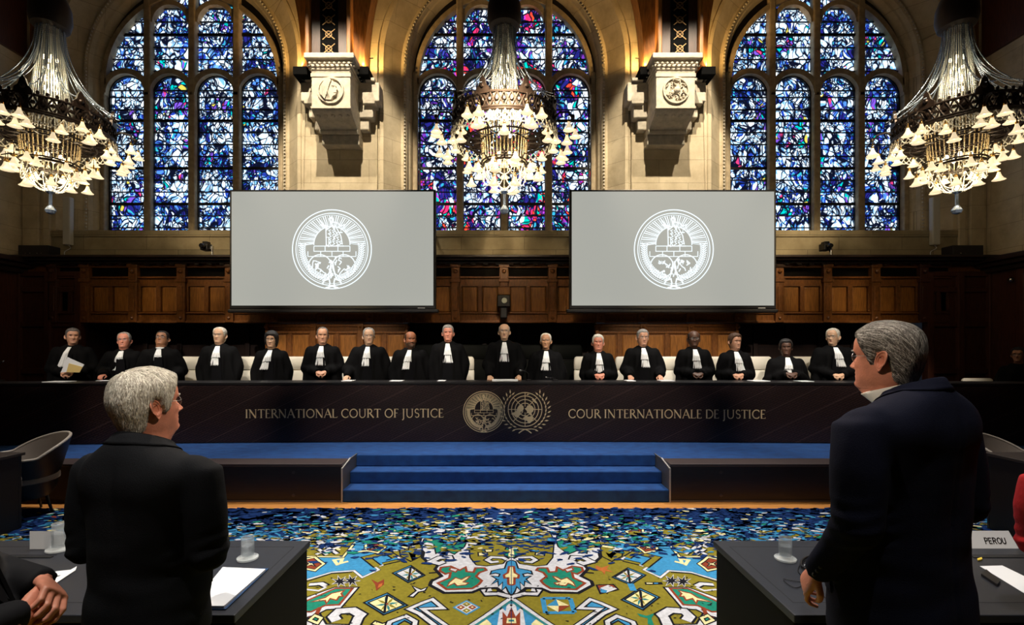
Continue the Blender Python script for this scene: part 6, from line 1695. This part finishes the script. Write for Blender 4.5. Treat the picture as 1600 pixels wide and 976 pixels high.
# phone, earpiece with cable, pencil
o = sheet([(1533,900),(1541,893),(1563,911),(1558,917)], 'black handset lying on the right table beside the navy suit', .012, 'handset', BLACK, cat='phone')
o = sheet([(1527,874),(1534,872),(1535,875),(1528,877)], 'small yellow clip under the PEROU sign', .006, 'clip', mat('yellow_plastic', (.75,.55,.05), .5), cat='clip')
t = thing('earphone_set', 'black earphone cable and headband lying on the right table by the navy suit', 'earphones', (0, 0, 0))
def onT(pts, z=.004): return [FL(x, y, TZ)+Vector((0,0,z)) for x, y in pts]
def smooth_path(P, n=6):
    out = []
    for i in range(len(P)-1):
        a = P[max(0, i-1)]; b_ = P[i]; c = P[i+1]; d = P[min(len(P)-1, i+2)]
        for k in range(n):
            q = k/n; out.append(.5*((2*b_)+(c-a)*q+(2*a-5*b_+4*c-d)*q*q+(3*b_-a-3*c+d)*q**3))
    out.append(P[-1]); return out
MB().tube(smooth_path(onT([(1224,905),(1238,908),(1252,910),(1256,914),(1244,919),(1232,914),(1224,907)])), .0018, 6).build('cable', BLACK, t, smooth=True)
MB().tube(smooth_path(onT([(1255,915),(1262,919),(1268,924),(1285,931),(1297,940),(1308,943)])), .0022, 6).build('cable', BLACK, t, smooth=True)
MB().tube(smooth_path(onT([(1249,884),(1247,893),(1256,902),(1272,908),(1278,911),(1262,920)])), .0020, 6).build('cable', BLACK, t, smooth=True)
MB().tube(smooth_path(onT([(1290,876),(1268,872),(1255,877),(1252,886),(1262,893),(1280,898),(1292,903)], .012)), .006, 8).build('headband', BLACK, t, smooth=True)
sheet([(1256,883),(1272,880),(1292,896),(1276,893)], 'small white note under the earphones on the right table')

# ---------------------------------------------------------------- papers and microphones on the judges' bench
def bench_sheet(px, w, label, th=.012, y=7.56, dep=.21):
    x = (px-788)*y/F; o = MB().bbox(-w/2, w/2, -dep/2, dep/2, 0, th, .002).build('papers', PAPER); o.location = (x, benchY(x)+.34, BD); tag(o, label, 'papers', 'papers on the bench')
bench_sheet(789, .40, 'papers lying on the bench between the hands of the bald person in the middle', .022)
bench_sheet(1040, .22, 'papers on the bench right of the person leaning on both hands'); bench_sheet(984, .14, 'papers on the bench left of the person leaning on both hands')
bench_sheet(1182, .26, 'papers on the bench right of the person with short brown hair'); bench_sheet(545, .16, 'papers on the bench left of the grey-haired person with one hand down')
bench_sheet(620, .20, 'papers on the bench before the bald bearded person', .008); bench_sheet(690, .12, 'papers on the bench before the tall grey-haired person', .008); bench_sheet(1250, .2, 'papers on the bench right of the short dark-skinned person', .008)
bench_sheet(113, .34, 'papers on the bench before the person holding the yellow folder', .010)
# held paper and folder
t = thing('folder', 'yellow folder with a white sheet held by the person at the left end', 'folder', ((114-788)*7.84/F, 7.80, 1.56))
MB().prism([(-.16,-.09),(-.05,.16),(.22,.04),(.16,-.06)], lambda u, v, d: Vector((u, -d, v)), 0, .004).build('white_sheet', PAPER, t)
MB().prism([(-.06,-.08),(-.02,.06),(.20,.0),(.15,-.09)], lambda u, v, d: Vector((u, -.006-d, v)), 0, .006).build('cover', mat('yellow_card', (.70,.52,.20), .6), t)
x = (170-788)*7.7/F; o = MB().bbox(-.09, .09, -.06, .06, 0, .006, .001).build('note_sheet', PAPER); o.location = (x, 7.62, BD); tag(o, 'white note on the bench under the hand of the person bending over', 'paper')
def mic(px, y, zbase, label, h=.30, dx=.1):
    x = (px-788)*y/F; t = thing('microphone', label, 'microphone', (x, y, zbase), 0)
    MB().lathe([(0,0),(.05,0),(.05,.012),(.02,.022),(0,.024)], (0,0,0), 16).build('base', BLACK, t, smooth=True, angle=40)
    MB().tube([(0,0,.02),(0,-.02,h*.7),(dx*.5,-.05,h*.95),(dx,-.08,h)], .005, 6).build('stem', BLACK, t, smooth=True)
    MB().tube([(dx,-.08,h),(dx+.05*(1 if dx > 0 else -1),-.10,h+.012)], .011, 8).build('head', STEEL, t, smooth=True)
mic(1, 7.55, BD, 'thin microphone on a stalk at the far left of the bench', .30, .10); mic(826, 7.62, BD, 'thin black microphone right of the person in the middle', .16, -.10)
mic(868, 7.62, BD, 'thin low microphone before the slim white-haired person', .05, -.12)

# ---------------------------------------------------------------- equipment on cornice and wall
def camera_unit(px, py, label, flip):
    y = 9.62; x = (px-788)*y/F; z = 3.70; t = thing('camera', label, 'camera', (x, y, z))
    MB().lathe([(0,0),(.06,0),(.06,.015),(.025,.03),(.025,.14),(0,.14)], (.06*flip,0,0), 16).build('mount', STEEL, t, smooth=True, angle=40)
    b = MB(); b.bbox(-.13, .02, -.10, .08, .10, .24, .015); b.bbox(-.10, -.0, -.07, .05, .24, .28, .01); b.build('camera_body', BLACK, t)
    MB().lathe([(0,0),(.045,0),(.05,.05),(.04,.09),(0,.09)], (-.05,-.10,.17), 18, M=Matrix.Rotation(PI/2, 3, 'X')).build('lens', DARKGL, t, smooth=True, angle=40)
    MB().bbox(.05*flip-.03, .05*flip+.03, -.03, .03, .12, .20, .01).build('pan_head', STEEL, t)
camera_unit(327, 385, 'small black camera on the cornice left of the left screen', 1); camera_unit(1293, 385, 'small black camera on the cornice right of the right screen', 1)
for px, nm in ((61, 'left'), (1504, 'right')):
    y = 9.62; x = (px-788)*y/F; t = thing('speaker_box', 'long flat black box on the cornice in the %s corner' % nm, 'box', (x, y, 3.70))
    MB().bbox(-.30, .30, -.12, .14, .0, .19, .008).build('housing', BLACK, t); b = MB()
    for k in (-.15, -.06, .08, .16): b.ball((k, -.121, .03), .010, 8, 5)
    b.build('knobs', STEEL, t)
for px, s, nm in ((107, -1, 'left'), (1460, 1, 'right')):
    y = 9.93; x = (px-788)*y/F; t = thing('column_speaker', 'slim pale column speaker on the stone by the %s corner' % nm, 'speaker', (x, y, 3.98))
    MB().bbox(-.075, .075, -.06, .05, 0, .98, .02).build('housing', mat('pale_plastic', (.52,.50,.44), .6), t)
    MB().tube(smooth_path([Vector(v) for v in ((.0,0,.0),(.04,.0,-.06),(-.08,.0,-.14),(-.06,.0,-.27))]), .007, 6).build('cable', PAPER, t, smooth=True)
t = thing('wall_projector', 'small black camera unit under an oak box on the wall between the screens', 'camera', (0, 9.6, 2.88))
MB().bbox(-.13, .11, -.05, .15, .04, .19, .01).build('oak_box', WOOD, t); b = MB(); b.bbox(-.14, .12, -.10, .13, -.20, .03, .02); b.bbox(-.08, .06, -.05, .15, -.42, -.20, .02); b.build('housing', BLACK, t)
MB().lathe([(0,0),(.05,0),(.055,.03),(.045,.035),(0,.03)], (.0,-.10,-.08), 18, M=Matrix.Rotation(PI/2, 3, 'X')).build('lens', mat('pale_lens', (.55,.58,.50), .2), t, smooth=True, angle=40)
t = thing('smoke_detector', 'small round grey detector on the right wall panelling', 'detector', (9.70, 9.30, 3.18))
MB().lathe([(0,0),(.03,.0),(.05,.03),(.05,.06),(0,.07)], (0,0,0), 16, M=Matrix.Rotation(PI/2, 3, 'Y')).build('dome', STEEL, t, smooth=True)
